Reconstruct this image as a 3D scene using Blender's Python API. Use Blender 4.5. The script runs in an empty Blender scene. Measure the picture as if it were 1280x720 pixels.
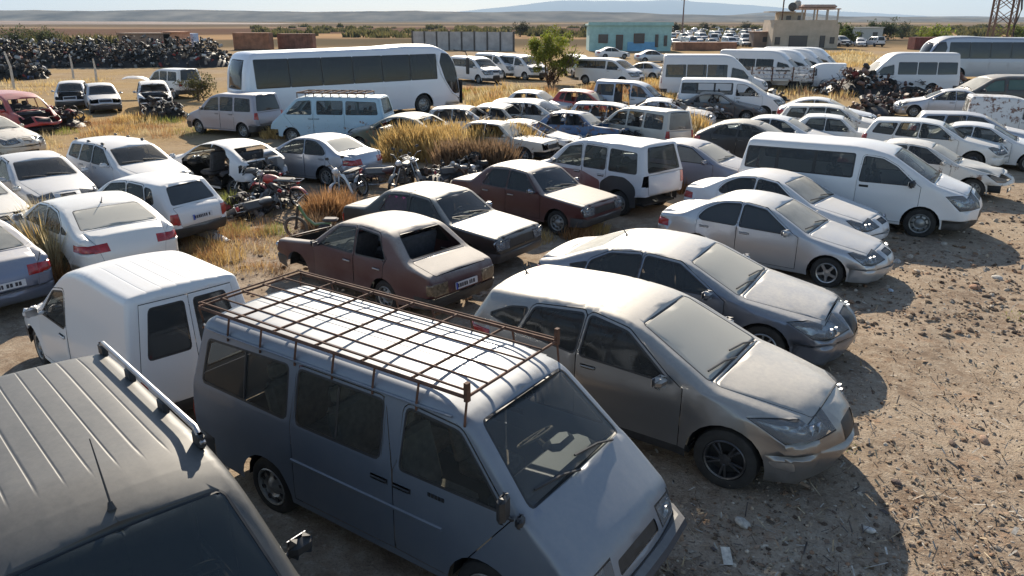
import bpy, math, random
import numpy as np
from mathutils import Vector, Matrix
from mathutils.geometry import delaunay_2d_cdt

S = bpy.context.scene
COL = S.collection
rad = math.radians

# ------------------------------------------------------------------ camera
FPX, PITCH, CAMH = 950.0, rad(19.42), 4.7
cam = bpy.data.cameras.new('camera'); camo = bpy.data.objects.new('camera', cam); COL.objects.link(camo)
cam.sensor_width = 36.0; cam.lens = 36.0 * FPX / 1280.0
cam.clip_start = 0.05; cam.clip_end = 80000
camo.location = (0, 0, CAMH); camo.rotation_euler = (math.pi / 2 - PITCH, 0, 0)
S.camera = camo
S.render.resolution_x, S.render.resolution_y = 1024, 576

# ------------------------------------------------------------------ world, sun, exposure
SUN_EL, SUN_AZ = rad(29.0), rad(-3.0)          # azimuth from +Y (straight ahead) towards +X
W = bpy.data.worlds.new('World'); S.world = W; W.use_nodes = True
wn = W.node_tree.nodes; wl = W.node_tree.links
sky = wn.new('ShaderNodeTexSky'); sky.sky_type = 'NISHITA'; sky.sun_disc = False
sky.sun_elevation = SUN_EL; sky.sun_rotation = SUN_AZ
sky.altitude = 500; sky.air_density = 1.0; sky.dust_density = 0.45; sky.ozone_density = 1.0
bg = wn['Background']; bg.inputs[1].default_value = 0.088
wl.new(sky.outputs[0], bg.inputs[0])
sl = bpy.data.lights.new('sun', 'SUN'); sl.energy = 5.0; sl.angle = rad(0.55); sl.color = (1.0, 0.89, 0.73)
so = bpy.data.objects.new('sun', sl); COL.objects.link(so)
sdir = Vector((math.sin(SUN_AZ) * math.cos(SUN_EL), math.cos(SUN_AZ) * math.cos(SUN_EL), math.sin(SUN_EL)))
so.rotation_euler = sdir.to_track_quat('Z', 'Y').to_euler(); so.location = (0, 0, 60)
S.view_settings.view_transform = 'Standard'; S.view_settings.look = 'None'
S.view_settings.exposure = 0.92; S.view_settings.gamma = 1.0; S.view_settings.use_curve_mapping = False

def G(px, py, z=0.0):
    """photo pixel (1280x720) -> world point on the plane at height z"""
    u = (px - 640) / FPX; w = (360 - py) / FPX; c, s = math.cos(PITCH), math.sin(PITCH)
    D = Vector((u, c + w * s, -s + w * c)); t = (z - CAMH) / D.z
    return Vector((0, 0, CAMH)) + D * t

# ------------------------------------------------------------------ materials
MATS = {}
def nt(name):
    m = bpy.data.materials.new(name); m.use_nodes = True
    t = m.node_tree; b = t.nodes['Principled BSDF']
    return m, t, b, t.nodes.new, t.links.new

def noise(t, scale, detail=4, rough=.55, coord='Object', w=None):
    tc = t.nodes.new('ShaderNodeTexCoord'); n = t.nodes.new('ShaderNodeTexNoise')
    n.inputs['Scale'].default_value = scale; n.inputs['Detail'].default_value = detail; n.inputs['Roughness'].default_value = rough
    src = tc.outputs[coord]
    if w is not None:
        mp = t.nodes.new('ShaderNodeMapping'); mp.inputs['Location'].default_value = w; t.links.new(src, mp.inputs[0]); src = mp.outputs[0]
    t.links.new(src, n.inputs['Vector']); return n
def mrange(t, src, a, b, c, d):
    m = t.nodes.new('ShaderNodeMapRange'); m.inputs[1].default_value = a; m.inputs[2].default_value = b
    m.inputs[3].default_value = c; m.inputs[4].default_value = d; t.links.new(src, m.inputs[0]); return m.outputs[0]
def math_(t, op, a, b, clamp=False):
    m = t.nodes.new('ShaderNodeMath'); m.operation = op; m.use_clamp = clamp
    for i, v in enumerate((a, b)):
        if isinstance(v, (int, float)): m.inputs[i].default_value = v
        else: t.links.new(v, m.inputs[i])
    return m.outputs[0]
def mixc(t, f, a, b):
    m = t.nodes.new('ShaderNodeMix'); m.data_type = 'RGBA'
    if isinstance(f, (int, float)): m.inputs[0].default_value = f
    else: t.links.new(f, m.inputs[0])
    for i, v in ((6, a), (7, b)):
        if isinstance(v, tuple): m.inputs[i].default_value = (*v, 1) if len(v) == 3 else v
        else: t.links.new(v, m.inputs[i])
    return m.outputs[2]
def mixf(t, f, a, b):
    m = t.nodes.new('ShaderNodeMix'); m.data_type = 'FLOAT'
    if isinstance(f, (int, float)): m.inputs[0].default_value = f
    else: t.links.new(f, m.inputs[0])
    for i, v in ((2, a), (3, b)):
        if isinstance(v, (int, float)): m.inputs[i].default_value = v
        else: t.links.new(v, m.inputs[i])
    return m.outputs[0]
def bump(t, b, h, strength=.3, dist=.02):
    n = t.nodes.new('ShaderNodeBump'); n.inputs['Strength'].default_value = strength; n.inputs['Distance'].default_value = dist
    t.links.new(h, n.inputs['Height']); t.links.new(n.outputs[0], b.inputs['Normal'])

DUST = (.50, .46, .395)
def dustfac(t, amount, seed):
    """settled dust: lies on surfaces that face up, plus splash dirt low on the body"""
    geo = t.nodes.new('ShaderNodeNewGeometry'); sep = t.nodes.new('ShaderNodeSeparateXYZ'); t.links.new(geo.outputs['Normal'], sep.inputs[0])
    up = mrange(t, sep.outputs[2], .30, .90, 0, 1)
    n1 = noise(t, 2.3, 6, .65, w=(seed, seed * 2, 0)); n2 = noise(t, 21, 5, .7, w=(0, seed, seed))
    nn = math_(t, 'ADD', mrange(t, n1.outputs[0], .3, .7, .62, .92), mrange(t, n2.outputs[0], .3, .7, -.12, .22))
    tc = t.nodes.new('ShaderNodeTexCoord'); sp = t.nodes.new('ShaderNodeSeparateXYZ'); t.links.new(tc.outputs['Object'], sp.inputs[0])
    low = math_(t, 'MULTIPLY', mrange(t, sp.outputs[2], .15, .55, .30, .0), mrange(t, n1.outputs[0], .35, .65, .2, 1))
    f = math_(t, 'MULTIPLY', math_(t, 'MULTIPLY', up, nn), amount)
    f = math_(t, 'ADD', f, math_(t, 'MULTIPLY', low, min(1, amount + .1)))
    return math_(t, 'ADD', f, .015 * amount, True), n1, n2

def paint(name, col, metal=0.0, rough=.38, dust=.5, rust=0.0, coat=.35, seed=None, fade=0):
    if name in MATS: return MATS[name]
    seed = seed if seed is not None else (sum(map(ord, name)) % 97) * .7
    m, t, b, N, Lk = nt(name)
    f, n1, n2 = dustfac(t, dust, seed)
    c = col
    if fade:
        nf = noise(t, 1.7, 5, .6, w=(seed + 5, 0, seed)); c = mixc(t, mrange(t, nf.outputs[0], .4, .62, 0, fade), col, tuple(min(1, v * .6 + .16) for v in col))
    if rust:
        nr = noise(t, 4.5, 8, .7, w=(seed + 9, 1, 3)); rf = mrange(t, nr.outputs[0], .62 - .22 * rust, .68 - .2 * rust, 0, 1)
        nc = noise(t, 30, 4); c = mixc(t, rf, c, mixc(t, nc.outputs[0], (.07, .028, .014), (.20, .085, .04)))
    c = mixc(t, f, c, DUST); Lk(c, b.inputs['Base Color'])
    b.inputs['Metallic'].default_value = metal
    if metal: Lk(mixf(t, f, metal, 0.0), b.inputs['Metallic'])
    Lk(mixf(t, f, rough, .78), b.inputs['Roughness'])
    b.inputs['Coat Weight'].default_value = coat; b.inputs['Coat Roughness'].default_value = .12
    Lk(mixf(t, f, coat, 0.0), b.inputs['Coat Weight'])
    nb = noise(t, 1.3, 1, .4, w=(seed, 3, 1)); bump(t, b, nb.outputs[0], .18, .012)
    MATS[name] = m; return m

def glass(name, tint=(.02, .025, .03), trans=.45, dust=.25, dcol=(.36, .35, .31)):
    if name in MATS: return MATS[name]
    m, t, b, N, Lk = nt(name)
    b.inputs['Base Color'].default_value = (*tint, 1); b.inputs['Roughness'].default_value = .06; b.inputs['IOR'].default_value = 1.5
    tr = N('ShaderNodeBsdfTransparent'); tr.inputs[0].default_value = (.75, .80, .80, 1)
    mx = N('ShaderNodeMixShader'); mx.inputs[0].default_value = trans; Lk(b.outputs[0], mx.inputs[1]); Lk(tr.outputs[0], mx.inputs[2])
    df = N('ShaderNodeBsdfPrincipled'); df.inputs['Base Color'].default_value = (*dcol, 1); df.inputs['Roughness'].default_value = .8
    geo = N('ShaderNodeNewGeometry'); sep = N('ShaderNodeSeparateXYZ'); Lk(geo.outputs['Normal'], sep.inputs[0])
    up = mrange(t, sep.outputs[2], .0, .8, .35, 1.5)
    n1 = noise(t, 2.6, 6, .65); nn = mrange(t, n1.outputs[0], .32, .68, .80, 1.12)
    f = math_(t, 'MULTIPLY', math_(t, 'MULTIPLY', up, nn), dust, True)
    m2 = N('ShaderNodeMixShader'); Lk(f, m2.inputs[0]); Lk(mx.outputs[0], m2.inputs[1]); Lk(df.outputs[0], m2.inputs[2])
    Lk(m2.outputs[0], t.nodes['Material Output'].inputs[0])
    MATS[name] = m; return m

def simple(name, col, rough=.6, metal=0, var=.3, scale=8, bmp=.2, emit=None, coat=0):
    if name in MATS: return MATS[name]
    m, t, b, N, Lk = nt(name)
    n = noise(t, scale, 6, .62)
    Lk(mixc(t, mrange(t, n.outputs[0], .3, .7, 0, 1), tuple(c * (1 - var) for c in col), tuple(min(1, c * (1 + var)) for c in col)), b.inputs['Base Color'])
    b.inputs['Roughness'].default_value = rough; b.inputs['Metallic'].default_value = metal; b.inputs['Coat Weight'].default_value = coat
    if bmp: bump(t, b, n.outputs[0], bmp, .01)
    MATS[name] = m; return m

def attr_mat(name, rough=.8, spec=.5, metal=0, nscale=18, namp=.35, trans=0):
    """per-piece colour from the mesh's own colour attribute plus fine grain"""
    if name in MATS: return MATS[name]
    m, t, b, N, Lk = nt(name)
    a = N('ShaderNodeVertexColor'); a.layer_name = 'Col'
    n = noise(t, nscale, 5, .65); v = mrange(t, n.outputs[0], .3, .7, 1 - namp, 1 + namp)
    mm = N('ShaderNodeVectorMath'); mm.operation = 'SCALE'; Lk(a.outputs[0], mm.inputs[0]); Lk(v, mm.inputs['Scale'])
    Lk(mm.outputs[0], b.inputs['Base Color']); b.inputs['Roughness'].default_value = rough; b.inputs['Metallic'].default_value = metal
    b.inputs['Specular IOR Level'].default_value = spec
    if trans:
        tl = N('ShaderNodeBsdfTranslucent'); Lk(mm.outputs[0], tl.inputs[0]); mx = N('ShaderNodeMixShader'); mx.inputs[0].default_value = trans
        Lk(b.outputs[0], mx.inputs[1]); Lk(tl.outputs[0], mx.inputs[2]); Lk(mx.outputs[0], t.nodes['Material Output'].inputs[0])
    MATS[name] = m; return m

M_TRIM = simple('trim_black', (.022, .022, .023), .55, 0, .35, 10, .1)
M_TRIMDUST = paint('trim_dusty', (.03, .03, .032), 0, .6, .45, coat=0)
M_RUBBER = simple('rubber', (.022, .021, .020), .85, 0, .5, 7, .3)
M_RIMSTEEL = simple('rim_steel', (.28, .28, .27), .45, .6, .4, 12)
M_RIMALLOY = simple('rim_alloy', (.42, .42, .42), .35, .8, .25, 12)
M_RIMDARK = simple('rim_dark', (.09, .09, .095), .35, .7, .4, 12)
M_RUSTY = simple('rusty_steel', (.105, .05, .03), .85, .1, .55, 9, .5)
M_UNDER = simple('underbody', (.012, .012, .012), .9, 0, .3)
M_SEAT = simple('seat_cloth', (.06, .06, .065), .95, 0, .3, 14)
M_SEATL = simple('seat_beige', (.24, .20, .15), .95, 0, .3, 14)
M_PLATE = simple('plate_white', (.55, .56, .58), .5, 0, .12, 30, 0)
M_PTEXT = simple('plate_text', (.03, .03, .04), .6, 0, .1)
M_CHROME = simple('chrome', (.50, .50, .51), .36, 1, .2, 10, .1)
M_LAMP = glass('lamp_lens', (.60, .62, .66), .78, .06)
M_BUCKET = simple('lamp_bucket', (.50, .51, .53), .25, .75, .45, 16, .3)
M_RED = simple('tail_red', (.30, .012, .012), .2, 0, .4, 12, .2, coat=.5)
M_AMBER = simple('amber', (.55, .16, .02), .25, 0, .3, 12, .2, coat=.4)
M_FRAME = simple('wreck_metal', (.10, .09, .085), .7, .4, .5, 9, .4)
G_DARK = glass('glass_dark', (.010, .012, .014), .34, .06)
G_CLEAR = glass('glass_clear', (.010, .013, .015), .62, .10)
G_DUSTY = glass('glass_dusty', trans=.35, dust=.55)
G_VDUSTY = glass('glass_very_dusty', trans=.2, dust=.8)
G_BUS = glass('glass_bus', (.012, .013, .016), .03, .02)
G_BLACK = glass('glass_black', trans=.06, dust=.07)

# ------------------------------------------------------------------ small mesh kit
class MB:
    def __init__(s): s.v = []; s.f = []; s.m = []; s.c = []
    def add(s, vs, fs, mi=0, col=None):
        o = len(s.v); s.v += [tuple(p) for p in vs]; s.f += [tuple(i + o for i in f) for f in fs]; s.m += [mi] * len(fs)
        s.c += [col] * len(vs)
        return s
    def box(s, c, d, mi=0, rz=0, ry=0, rx=0, col=None, bev=0):
        x, y, z = (q / 2 for q in d)
        if bev:
            b = min(bev, x * .9, y * .9, z * .9); vs = []
            for zz, k in ((-z, b), (-z + b, 0), (z - b, 0), (z, b)):
                X, Y = x - k, y - k
                vs += [(-X + b, -Y, zz), (X - b, -Y, zz), (X, -Y + b, zz), (X, Y - b, zz), (X - b, Y, zz), (-X + b, Y, zz), (-X, Y - b, zz), (-X, -Y + b, zz)]
            fs = [tuple(reversed(range(8))), tuple(range(24, 32))]
            for r in range(3): fs += [(r * 8 + i, r * 8 + (i + 1) % 8, r * 8 + 8 + (i + 1) % 8, r * 8 + 8 + i) for i in range(8)]
        else:
            vs = [(a, b_, c_) for a in (-x, x) for b_ in (-y, y) for c_ in (-z, z)]
            fs = [(0, 1, 3, 2), (4, 6, 7, 5), (0, 4, 5, 1), (2, 3, 7, 6), (0, 2, 6, 4), (1, 5, 7, 3)]
        R = Matrix.Rotation(rz, 3, 'Z') @ Matrix.Rotation(ry, 3, 'Y') @ Matrix.Rotation(rx, 3, 'X'); c = Vector(c)
        return s.add([R @ Vector(v) + c for v in vs], fs, mi, col)
    def tube(s, pts, r, n=6, mi=0, col=None, closed=False, cap=True):
        P = [Vector(p) for p in pts]; rs = r if isinstance(r, (list, tuple)) else [r] * len(P); vs = []; fs = []
        m = len(P)
        for i, p in enumerate(P):
            if closed: t = P[(i + 1) % m] - P[i - 1]
            else: t = P[min(i + 1, m - 1)] - P[max(i - 1, 0)]
            t = t.normalized() if t.length > 1e-9 else Vector((0, 0, 1))
            a = t.cross(Vector((0, 0, 1)));
            if a.length < .05: a = t.cross(Vector((1, 0, 0)))
            a.normalize(); b = t.cross(a)
            vs += [p + (a * math.cos(2 * math.pi * k / n) + b * math.sin(2 * math.pi * k / n)) * rs[i] for k in range(n)]
        for i in range(m if closed else m - 1):
            j = (i + 1) % m
            fs += [(i * n + k, i * n + (k + 1) % n, j * n + (k + 1) % n, j * n + k) for k in range(n)]
        if cap and not closed: fs += [tuple(reversed(range(n))), tuple((m - 1) * n + k for k in range(n))]
        return s.add(vs, fs, mi, col)
    def lathe(s, prof, n=24, c=(0, 0, 0), axis='Y', mi=0, col=None):
        """prof: (radius, offset along axis)"""
        vs = []; fs = []; c = Vector(c)
        for k in range(n):
            a = 2 * math.pi * k / n; ca, sa = math.cos(a), math.sin(a)
            for r, o in prof:
                p = {'Y': (r * ca, o, r * sa), 'Z': (r * ca, r * sa, o), 'X': (o, r * ca, r * sa)}[axis]
                vs.append(c + Vector(p))
        q = len(prof)
        for k in range(n):
            k2 = (k + 1) % n
            for i in range(q - 1): fs.append((k * q + i, k * q + i + 1, k2 * q + i + 1, k2 * q + i))
        return s.add(vs, fs, mi, col)
    def mesh(s, name, smooth=True, angle=35):
        me = bpy.data.meshes.new(name); me.from_pydata([tuple(v) for v in s.v], [], s.f)
        if any(s.m): me.polygons.foreach_set('material_index', s.m)
        if any(c is not None for c in s.c):
            ca = me.color_attributes.new('Col', 'FLOAT_COLOR', 'POINT')
            arr = np.ones((len(s.v), 4), np.float32); arr[:, :3] = [c or (.5, .5, .5) for c in s.c]; ca.data.foreach_set('color', arr.ravel())
        me.update()
        if smooth: me.shade_smooth(); me.set_sharp_from_angle(angle=rad(angle))
        return me

def link(name, me, parent=None, mats=None, loc=None, rot=None):
    o = bpy.data.objects.new(name, me); COL.objects.link(o)
    if parent is not None: o.parent = parent
    if loc is not None: o.location = loc
    if rot is not None: o.rotation_euler = rot
    if mats and me is not None:
        while len(me.materials) < len(mats): me.materials.append(None)
        for i, mt in enumerate(mats):
            o.material_slots[i].link = 'OBJECT'; o.material_slots[i].material = mt
    return o
def tag(o, label=None, cat=None, group=None, kind=None):
    if label: o['label'] = label
    if cat: o['category'] = cat
    if group: o['group'] = group
    if kind: o['kind'] = kind
    return o
def thing(name, label, cat, loc, rz=0, group=None, rx=0, ry=0):
    o = bpy.data.objects.new(name, None); COL.objects.link(o); o.empty_display_size = .3
    o.location = loc; o.rotation_euler = (rx, ry, rz); return tag(o, label, cat, group)

def gz(x, y):
    f = 1.0 if y < 120 else max(0, 1 - (y - 120) / 200)
    return f * (.022 * math.sin(.9 * x + .5 * y) + .018 * math.sin(.63 * y - 1.1 * x + 1.3) + .012 * math.sin(2.3 * x - 1.7 * y))

# ------------------------------------------------------------------ vehicle shells
def fillet(pts, closed=False, n=5):
    """polyline with a corner radius per point (index 2); extra values are interpolated. Returns rows + map of source index -> row"""
    out = []; src = {}; m = len(pts)
    for i, p in enumerate(pts):
        if not closed and i in (0, m - 1): src[i] = len(out); out.append((p[0], p[1], *p[3:])); continue
        a, c = pts[i - 1], pts[(i + 1) % m]; P = np.array(p[:2]); A = np.array(a[:2]) - P; C = np.array(c[:2]) - P
        la, lc = np.linalg.norm(A), np.linalg.norm(C); r = min(p[2], la * .48, lc * .48)
        if r < 1e-4: src[i] = len(out); out.append((p[0], p[1], *p[3:])); continue
        p0 = P + A / la * r; p1 = P + C / lc * r
        src[i] = len(out) + n // 2
        for k in range(n):
            u = k / (n - 1); q = (1 - u) ** 2 * p0 + 2 * u * (1 - u) * P + u * u * p1
            ex = []
            for j in range(3, len(p)):
                va = p[j] + (a[j] - p[j]) * r / la * (1 - u); ex.append(va + (c[j] - p[j]) * r / lc * u)
            out.append((q[0], q[1], *ex))
    return out, src

def resample(rows, src, ds):
    out = []; ns = {}; inv = {v: k for k, v in src.items()}
    for i, r in enumerate(rows):
        if i in inv: ns[inv[i]] = len(out)
        out.append(r)
        if i + 1 < len(rows):
            q = rows[i + 1]; L = math.hypot(q[0] - r[0], q[1] - r[1]); k = max(1, int(math.ceil(L / ds)))
            for j in range(1, k): out.append(tuple(a + (b - a) * j / k for a, b in zip(r, q)))
    return out, ns

def inpoly(P, poly):
    x, y = P[:, 0], P[:, 1]; ins = np.zeros(len(P), bool); q = np.array(poly); n = len(q)
    for i in range(n):
        x1, y1 = q[i]; x2, y2 = q[(i + 1) % n]
        c = ((y1 > y) != (y2 > y)); 
        if y1 != y2: ins ^= c & (x < (x2 - x1) * (y - y1) / (y2 - y1) + x1)
    return ins
def area(p): return .5 * sum(p[i - 1][0] * p[i][1] - p[i][0] * p[i - 1][1] for i in range(len(p)))
def outset(poly, d):
    p = np.array([q[:2] for q in poly], float); n = len(p); out = []
    sg = 1 if area(p) > 0 else -1
    for i in range(n):
        a = p[i] - p[i - 1]; b = p[(i + 1) % n] - p[i]
        na = np.array([a[1], -a[0]]) / (np.linalg.norm(a) + 1e-9) * sg; nb = np.array([b[1], -b[0]]) / (np.linalg.norm(b) + 1e-9) * sg
        m = na + nb; k = np.linalg.norm(m)
        m = m / (k + 1e-9); out.append(tuple(p[i] + m * d / max(.5, k / 2)))
    return out
def poldist(P, T, E):
    """distance to polyline T, edge value E at the nearest point"""
    A = T[:-1]; B = T[1:]; D = B - A; L2 = (D ** 2).sum(1) + 1e-12
    best = np.full(len(P), 1e9); ev = np.zeros(len(P))
    for i in range(0, len(P), 400):
        p = P[i:i + 400]; t = np.clip(((p[:, None] - A) * D).sum(2) / L2, 0, 1)
        d = np.linalg.norm(p[:, None] - (A + t[..., None] * D), axis=2); k = d.argmin(1); r = np.arange(len(p))
        best[i:i + 400] = d[r, k]; ev[i:i + 400] = E[:-1][k] + (E[1:] - E[:-1])[k] * t[r, k]
    return best, ev
def cdt(pts, loops):
    V = []; Ed = []
    for lp in loops:
        o = len(V); V += [Vector((p[0], p[1])) for p in lp]; Ed += [(o + i, o + (i + 1) % len(lp)) for i in range(len(lp))]
    V += [Vector((p[0], p[1])) for p in pts]
    r = delaunay_2d_cdt(V, Ed, [], 0, 1e-5)
    return np.array([(v.x, v.y) for v in r[0]]), np.array([f for f in r[2] if len(f) == 3])

TYPES = {}
FIELD = 'wrecks standing in the dry grass'
def rf(poly, r=.05): return [q[:2] for q in fillet([(p[0], p[1], p[2] if len(p) > 2 else r) for p in poly], True, 4)[0]]

def build_type(name, sp, h=.13, lod=0):
    L, Wd = sp['L'], sp['W']; X = lambda d: L / 2 - d
    zb0, zb1 = sp['belt']; tum = sp.get('tum', .30); sill = sp['sill']; R = sp['R']; Ra = sp['Ra']; ax = [X(sp['wf']), X(sp['wr'])]
    rows, src = fillet(sp['top']); rows, src = resample(rows, src, .09 if lod == 0 else .16)
    T = np.array([(X(r[0]), r[1]) for r in rows]); E = np.array([r[2] for r in rows]); C = np.array([r[3] for r in rows])
    seg = np.linalg.norm(np.diff(T, axis=0), axis=1); Sx = np.concatenate([[0], np.cumsum(seg)]); si = {k: Sx[v] for k, v in src.items()}
    tg = np.gradient(T, axis=0); tg /= np.linalg.norm(tg, axis=1)[:, None] + 1e-9
    NRM = np.stack([-tg[:, 1], tg[:, 0]], 1)              # outward: path runs front bottom -> roof -> rear bottom (towards -x)
    if NRM[len(NRM) // 2][1] < 0: NRM = -NRM
    tfl, ta = sp.get('tapf', (1.1, .10)); trl, tb = sp.get('tapr', (1.0, .07))
    crease = sp.get('crease', .62 * zb0); ck = sp.get('ck', .010)
    def Y(P, rnd=True):
        x, z = P[:, 0], P[:, 1]
        w = Wd / 2 - ta * np.clip((x - (L / 2 - tfl)) / tfl, 0, 1) ** 2 - tb * np.clip((-L / 2 + trl - x) / trl, 0, 1) ** 2
        zb = zb0 + (zb1 - zb0) * (L / 2 - x) / L; zm = .55 * zb
        y = w - np.where(z < zm, .06 * ((zm - z) / zm) ** 2, .025 * np.clip((z - zm) / (zb - zm), 0, 1) ** 2)
        u = np.clip(z - zb, 0, None); y = y - np.minimum(u * .4, .012) - tum * u - .05 * u * u
        y = y + ck * np.clip(1 - np.abs(z - crease) / .07, 0, 1) - sp.get('ck2', .006) * np.clip(1 - np.abs(z - crease + .22) / .09, 0, 1)
        for a in ax:
            dd = np.hypot(x - a, z - R); y = y + sp.get('flare', .018) * np.exp(-((dd - Ra) / .07) ** 2)
        if rnd:
            d, e = poldist(P, T, E); t = np.clip(1 - d / np.maximum(e, 1e-3), 0, 1)
            y = y - e * (1 - np.sqrt(np.clip(1 - t * t, 0, 1)))
        return y
    Ye = Y(T)
    # ---- side silhouette
    bot = []
    def arch(xc, za):
        hw = math.sqrt(max(0, Ra * Ra - (za - R) ** 2)); a0 = math.atan2(za - R, hw); n = 14 if lod == 0 else 8
        return [(xc - math.cos(a) * Ra, R + math.sin(a) * Ra) for a in np.linspace(a0, math.pi - a0, n)]
    bot += arch(ax[1], sill); bot += arch(ax[0], sill)
    bot = [p for p in bot if T[-1][0] + .03 < p[0] < T[0][0] - .03]
    sil = [tuple(t) for t in T] + bot                    # T goes front->rear; bottom goes rear->front
    # ---- regions
    side, strip = [], []
    def reg(lst, key, nm, poly, mat, parent=None, off=0.0, drop=False, slot_of=None, pair=True, refl=False):
        lst.append(dict(key=key, nm=nm, poly=poly, mat=mat, parent=parent, off=off, drop=drop, slot=slot_of, pair=pair))
    dmap = {}
    for k, dr in enumerate(sp.get('doors', [])):
        dmap[dr['win']] = 'door%d' % k
    wp = []
    for k, w in enumerate(sp['wins']):
        poly = rf([(X(p[0]), *p[1:]) for p in w], .045); wp.append(poly); par = dmap.get(k)
        reg(side, 'win%d' % k, 'window', poly, 'glass', par, -.006)
        reg(side, None, None, outset(poly, .022 if lod == 0 else .03), 'trim', slot_of=par or 'body')
    for rg in sp.get('side', []):
        reg(side, rg['key'], rg['nm'], rf([(X(p[0]), *p[1:]) for p in rg['poly']], rg.get('r', .03)), rg['mat'], None, rg.get('off', 0), slot_of=rg.get('slot'))
    if 'head' in sp:
        z0, z1, dh, vh = sp['head']
        reg(side, 'headlight', 'headlight', [(X(-.2), z0), (X(dh * .45), z0), (X(dh), z1 + .05), (X(dh * .6), z1 + .07), (X(-.2), z1)], 'lamp', None, .004); reg(side, None, None, outset(side[-1]['poly'], .014), 'gap', slot_of='body')
        s0, s1 = [np.interp(z, T[:src[4] + 1, 1], Sx[:src[4] + 1]) for z in (z0, z1)]
        for sg in (-1, 1): reg(strip, 'headlight', 'headlight', [(s0, sg * vh), (s1 + .03, sg * (vh - .05)), (s1, sg * 1.2), (s0, sg * 1.2)], 'lamp', None, .004); reg(strip, None, None, outset(strip[-1]['poly'], .014), 'gap', slot_of='body')
    if 'tail' in sp:
        z0, z1, dt, vt = sp['tail']; n0 = sp.get('tail_i', len(sp['top']) - 4)
        reg(side, 'taillight', 'taillight', [(X(L + .2), z0), (X(L - dt), z0 + .02), (X(L - dt), z1), (X(L + .2), z1)], 'red', None, .004)
        zz = T[src[n0]:, 1][::-1]; ss = Sx[src[n0]:][::-1]; s0, s1 = [np.interp(z, zz, ss) for z in (z0, z1)]
        for sg in (-1, 1): reg(strip, 'taillight', 'taillight', [(s0, sg * vt), (s1, sg * vt), (s1, sg * 1.2), (s0, sg * 1.2)], 'red', None, .004)
    if 'grille' in sp:
        for z0, z1, vg in sp['grille']:
            s0, s1 = [np.interp(z, T[:src[4] + 1, 1], Sx[:src[4] + 1]) for z in (z0, z1)]
            reg(strip, 'grille%.2f' % z0, 'grille', rf([(s0, -vg), (s0, vg), (s1, vg * .94), (s1, -vg * .94)], .03), 'trim', None, -.012, pair=False)
    bz, bdf, bdr, bmat = sp.get('bumper', (.5, .45, .5, 'paint'))
    reg(side, 'bumperF', 'front_bumper', [(X(-.2), -.2), (X(-.2), bz), (X(bdf), bz), (X(bdf), -.2)], bmat, None, .006, pair=False)
    reg(side, 'bumperR', 'rear_bumper', [(X(L + .2), -.2), (X(L + .2), bz + .02), (X(L - bdr), bz + .02), (X(L - bdr), -.2)], bmat, None, .006, pair=False)
    nlast = len(sp['top']) - 1
    sF = np.interp(bz, T[:src[4] + 1, 1], Sx[:src[4] + 1]); zz = T[src[nlast - 3]:, 1][::-1]; sR = np.interp(bz + .02, zz, Sx[src[nlast - 3]:][::-1])
    if lod == 0:
        for k, dr in enumerate(sp.get('doors', [])):
            key = 'door%d' % k; w = wp[dr['win']]; d0, d1 = dr['d']; zl = sill + .07; d1b = dr.get('d1b', d1); d0b = dr.get('d0b', d0)
            wo = outset(w, .045); bf = zb0 + (zb1 - zb0) * d0 / L - .03; br = zb0 + (zb1 - zb0) * d1 / L - .03
            up = [p for p in wo if p[1] > max(bf, br) + .03]; up.sort(key=lambda p: p[0])
            poly = [(X(d1b), zl), (X(d1), .62 * br + .38 * zl if d1b != d1 else zl + .1), (X(d1), br)] + up + [(X(d0), bf), (X(d0b), zl)]
            reg(side, key, 'door', poly, 'paint', None, .003)
            reg(side, None, None, outset(poly, .009), 'gap', drop=True)
    def srect(s0, s1, v0, v1, n=5):
        return [(s, v0) for s in np.linspace(s0, s1, n)] + [(s, v1) for s in np.linspace(s1, s0, n)]
    def vm(s, m): return 1 - m / np.interp(s, Sx, Ye)
    i0, i1 = sp['ws']; a, b = si[i0] + .035, si[i1] - .05
    v0, v1 = vm(a, sp.get('wsm', .06)), vm(b, sp.get('wsm', .06))
    wsP = rf([(a, -v0), (b, -v1), (b, v1), (a, v0)], .05); reg(strip, 'windshield', 'windshield', wsP, 'wglass', None, -.004, pair=False)
    reg(strip, None, None, outset(wsP, .025), 'trim', slot_of='body')
    i0, i1 = sp['rw']; a, b = si[i0] + sp.get('rwm0', .06), si[i1] - sp.get('rwm1', .05); v0, v1 = vm(a, sp.get('rwm', .10)), vm(b, sp.get('rwm', .10))
    if sp.get('split'):
        for sg in (-1, 1):
            rwP = rf([(a, sg * .10), (b, sg * .10), (b, sg * v1), (a, sg * v0)], .05)
            reg(strip, 'rwin', 'rear_window', rwP, 'rglass', 'reardoor', -.004); reg(strip, None, None, outset(rwP, .02), 'trim', slot_of='reardoor')
            dp = [(a - .07, sg * .006), (sR, sg * .006), (sR, sg * .93), (a - .07, sg * .93)]
            reg(strip, 'reardoor', 'rear_door', dp, 'paint', None, .003); reg(strip, None, None, outset(dp, .009), 'gap', drop=True)
    else:
        rwP = rf([(a, -v0), (b, -v1), (b, v1), (a, v0)], .06); reg(strip, 'rear_window', 'rear_window', rwP, 'rglass', None, -.004, pair=False)
        reg(strip, None, None, outset(rwP, .022), 'trim', slot_of='body')
    if 'hood' in sp:
        i0, i1 = sp['hood']; a, b = si[i0] - .02, si[i1] - .03
        hp = rf([(a, -.86), (b, -.93), (b, .93), (a, .86)], .06); reg(strip, 'hood', 'hood', hp, 'hoodpaint', None, .002, pair=False)
        if lod == 0: reg(strip, None, None, outset(hp, .006), 'gap', drop=True)
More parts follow.
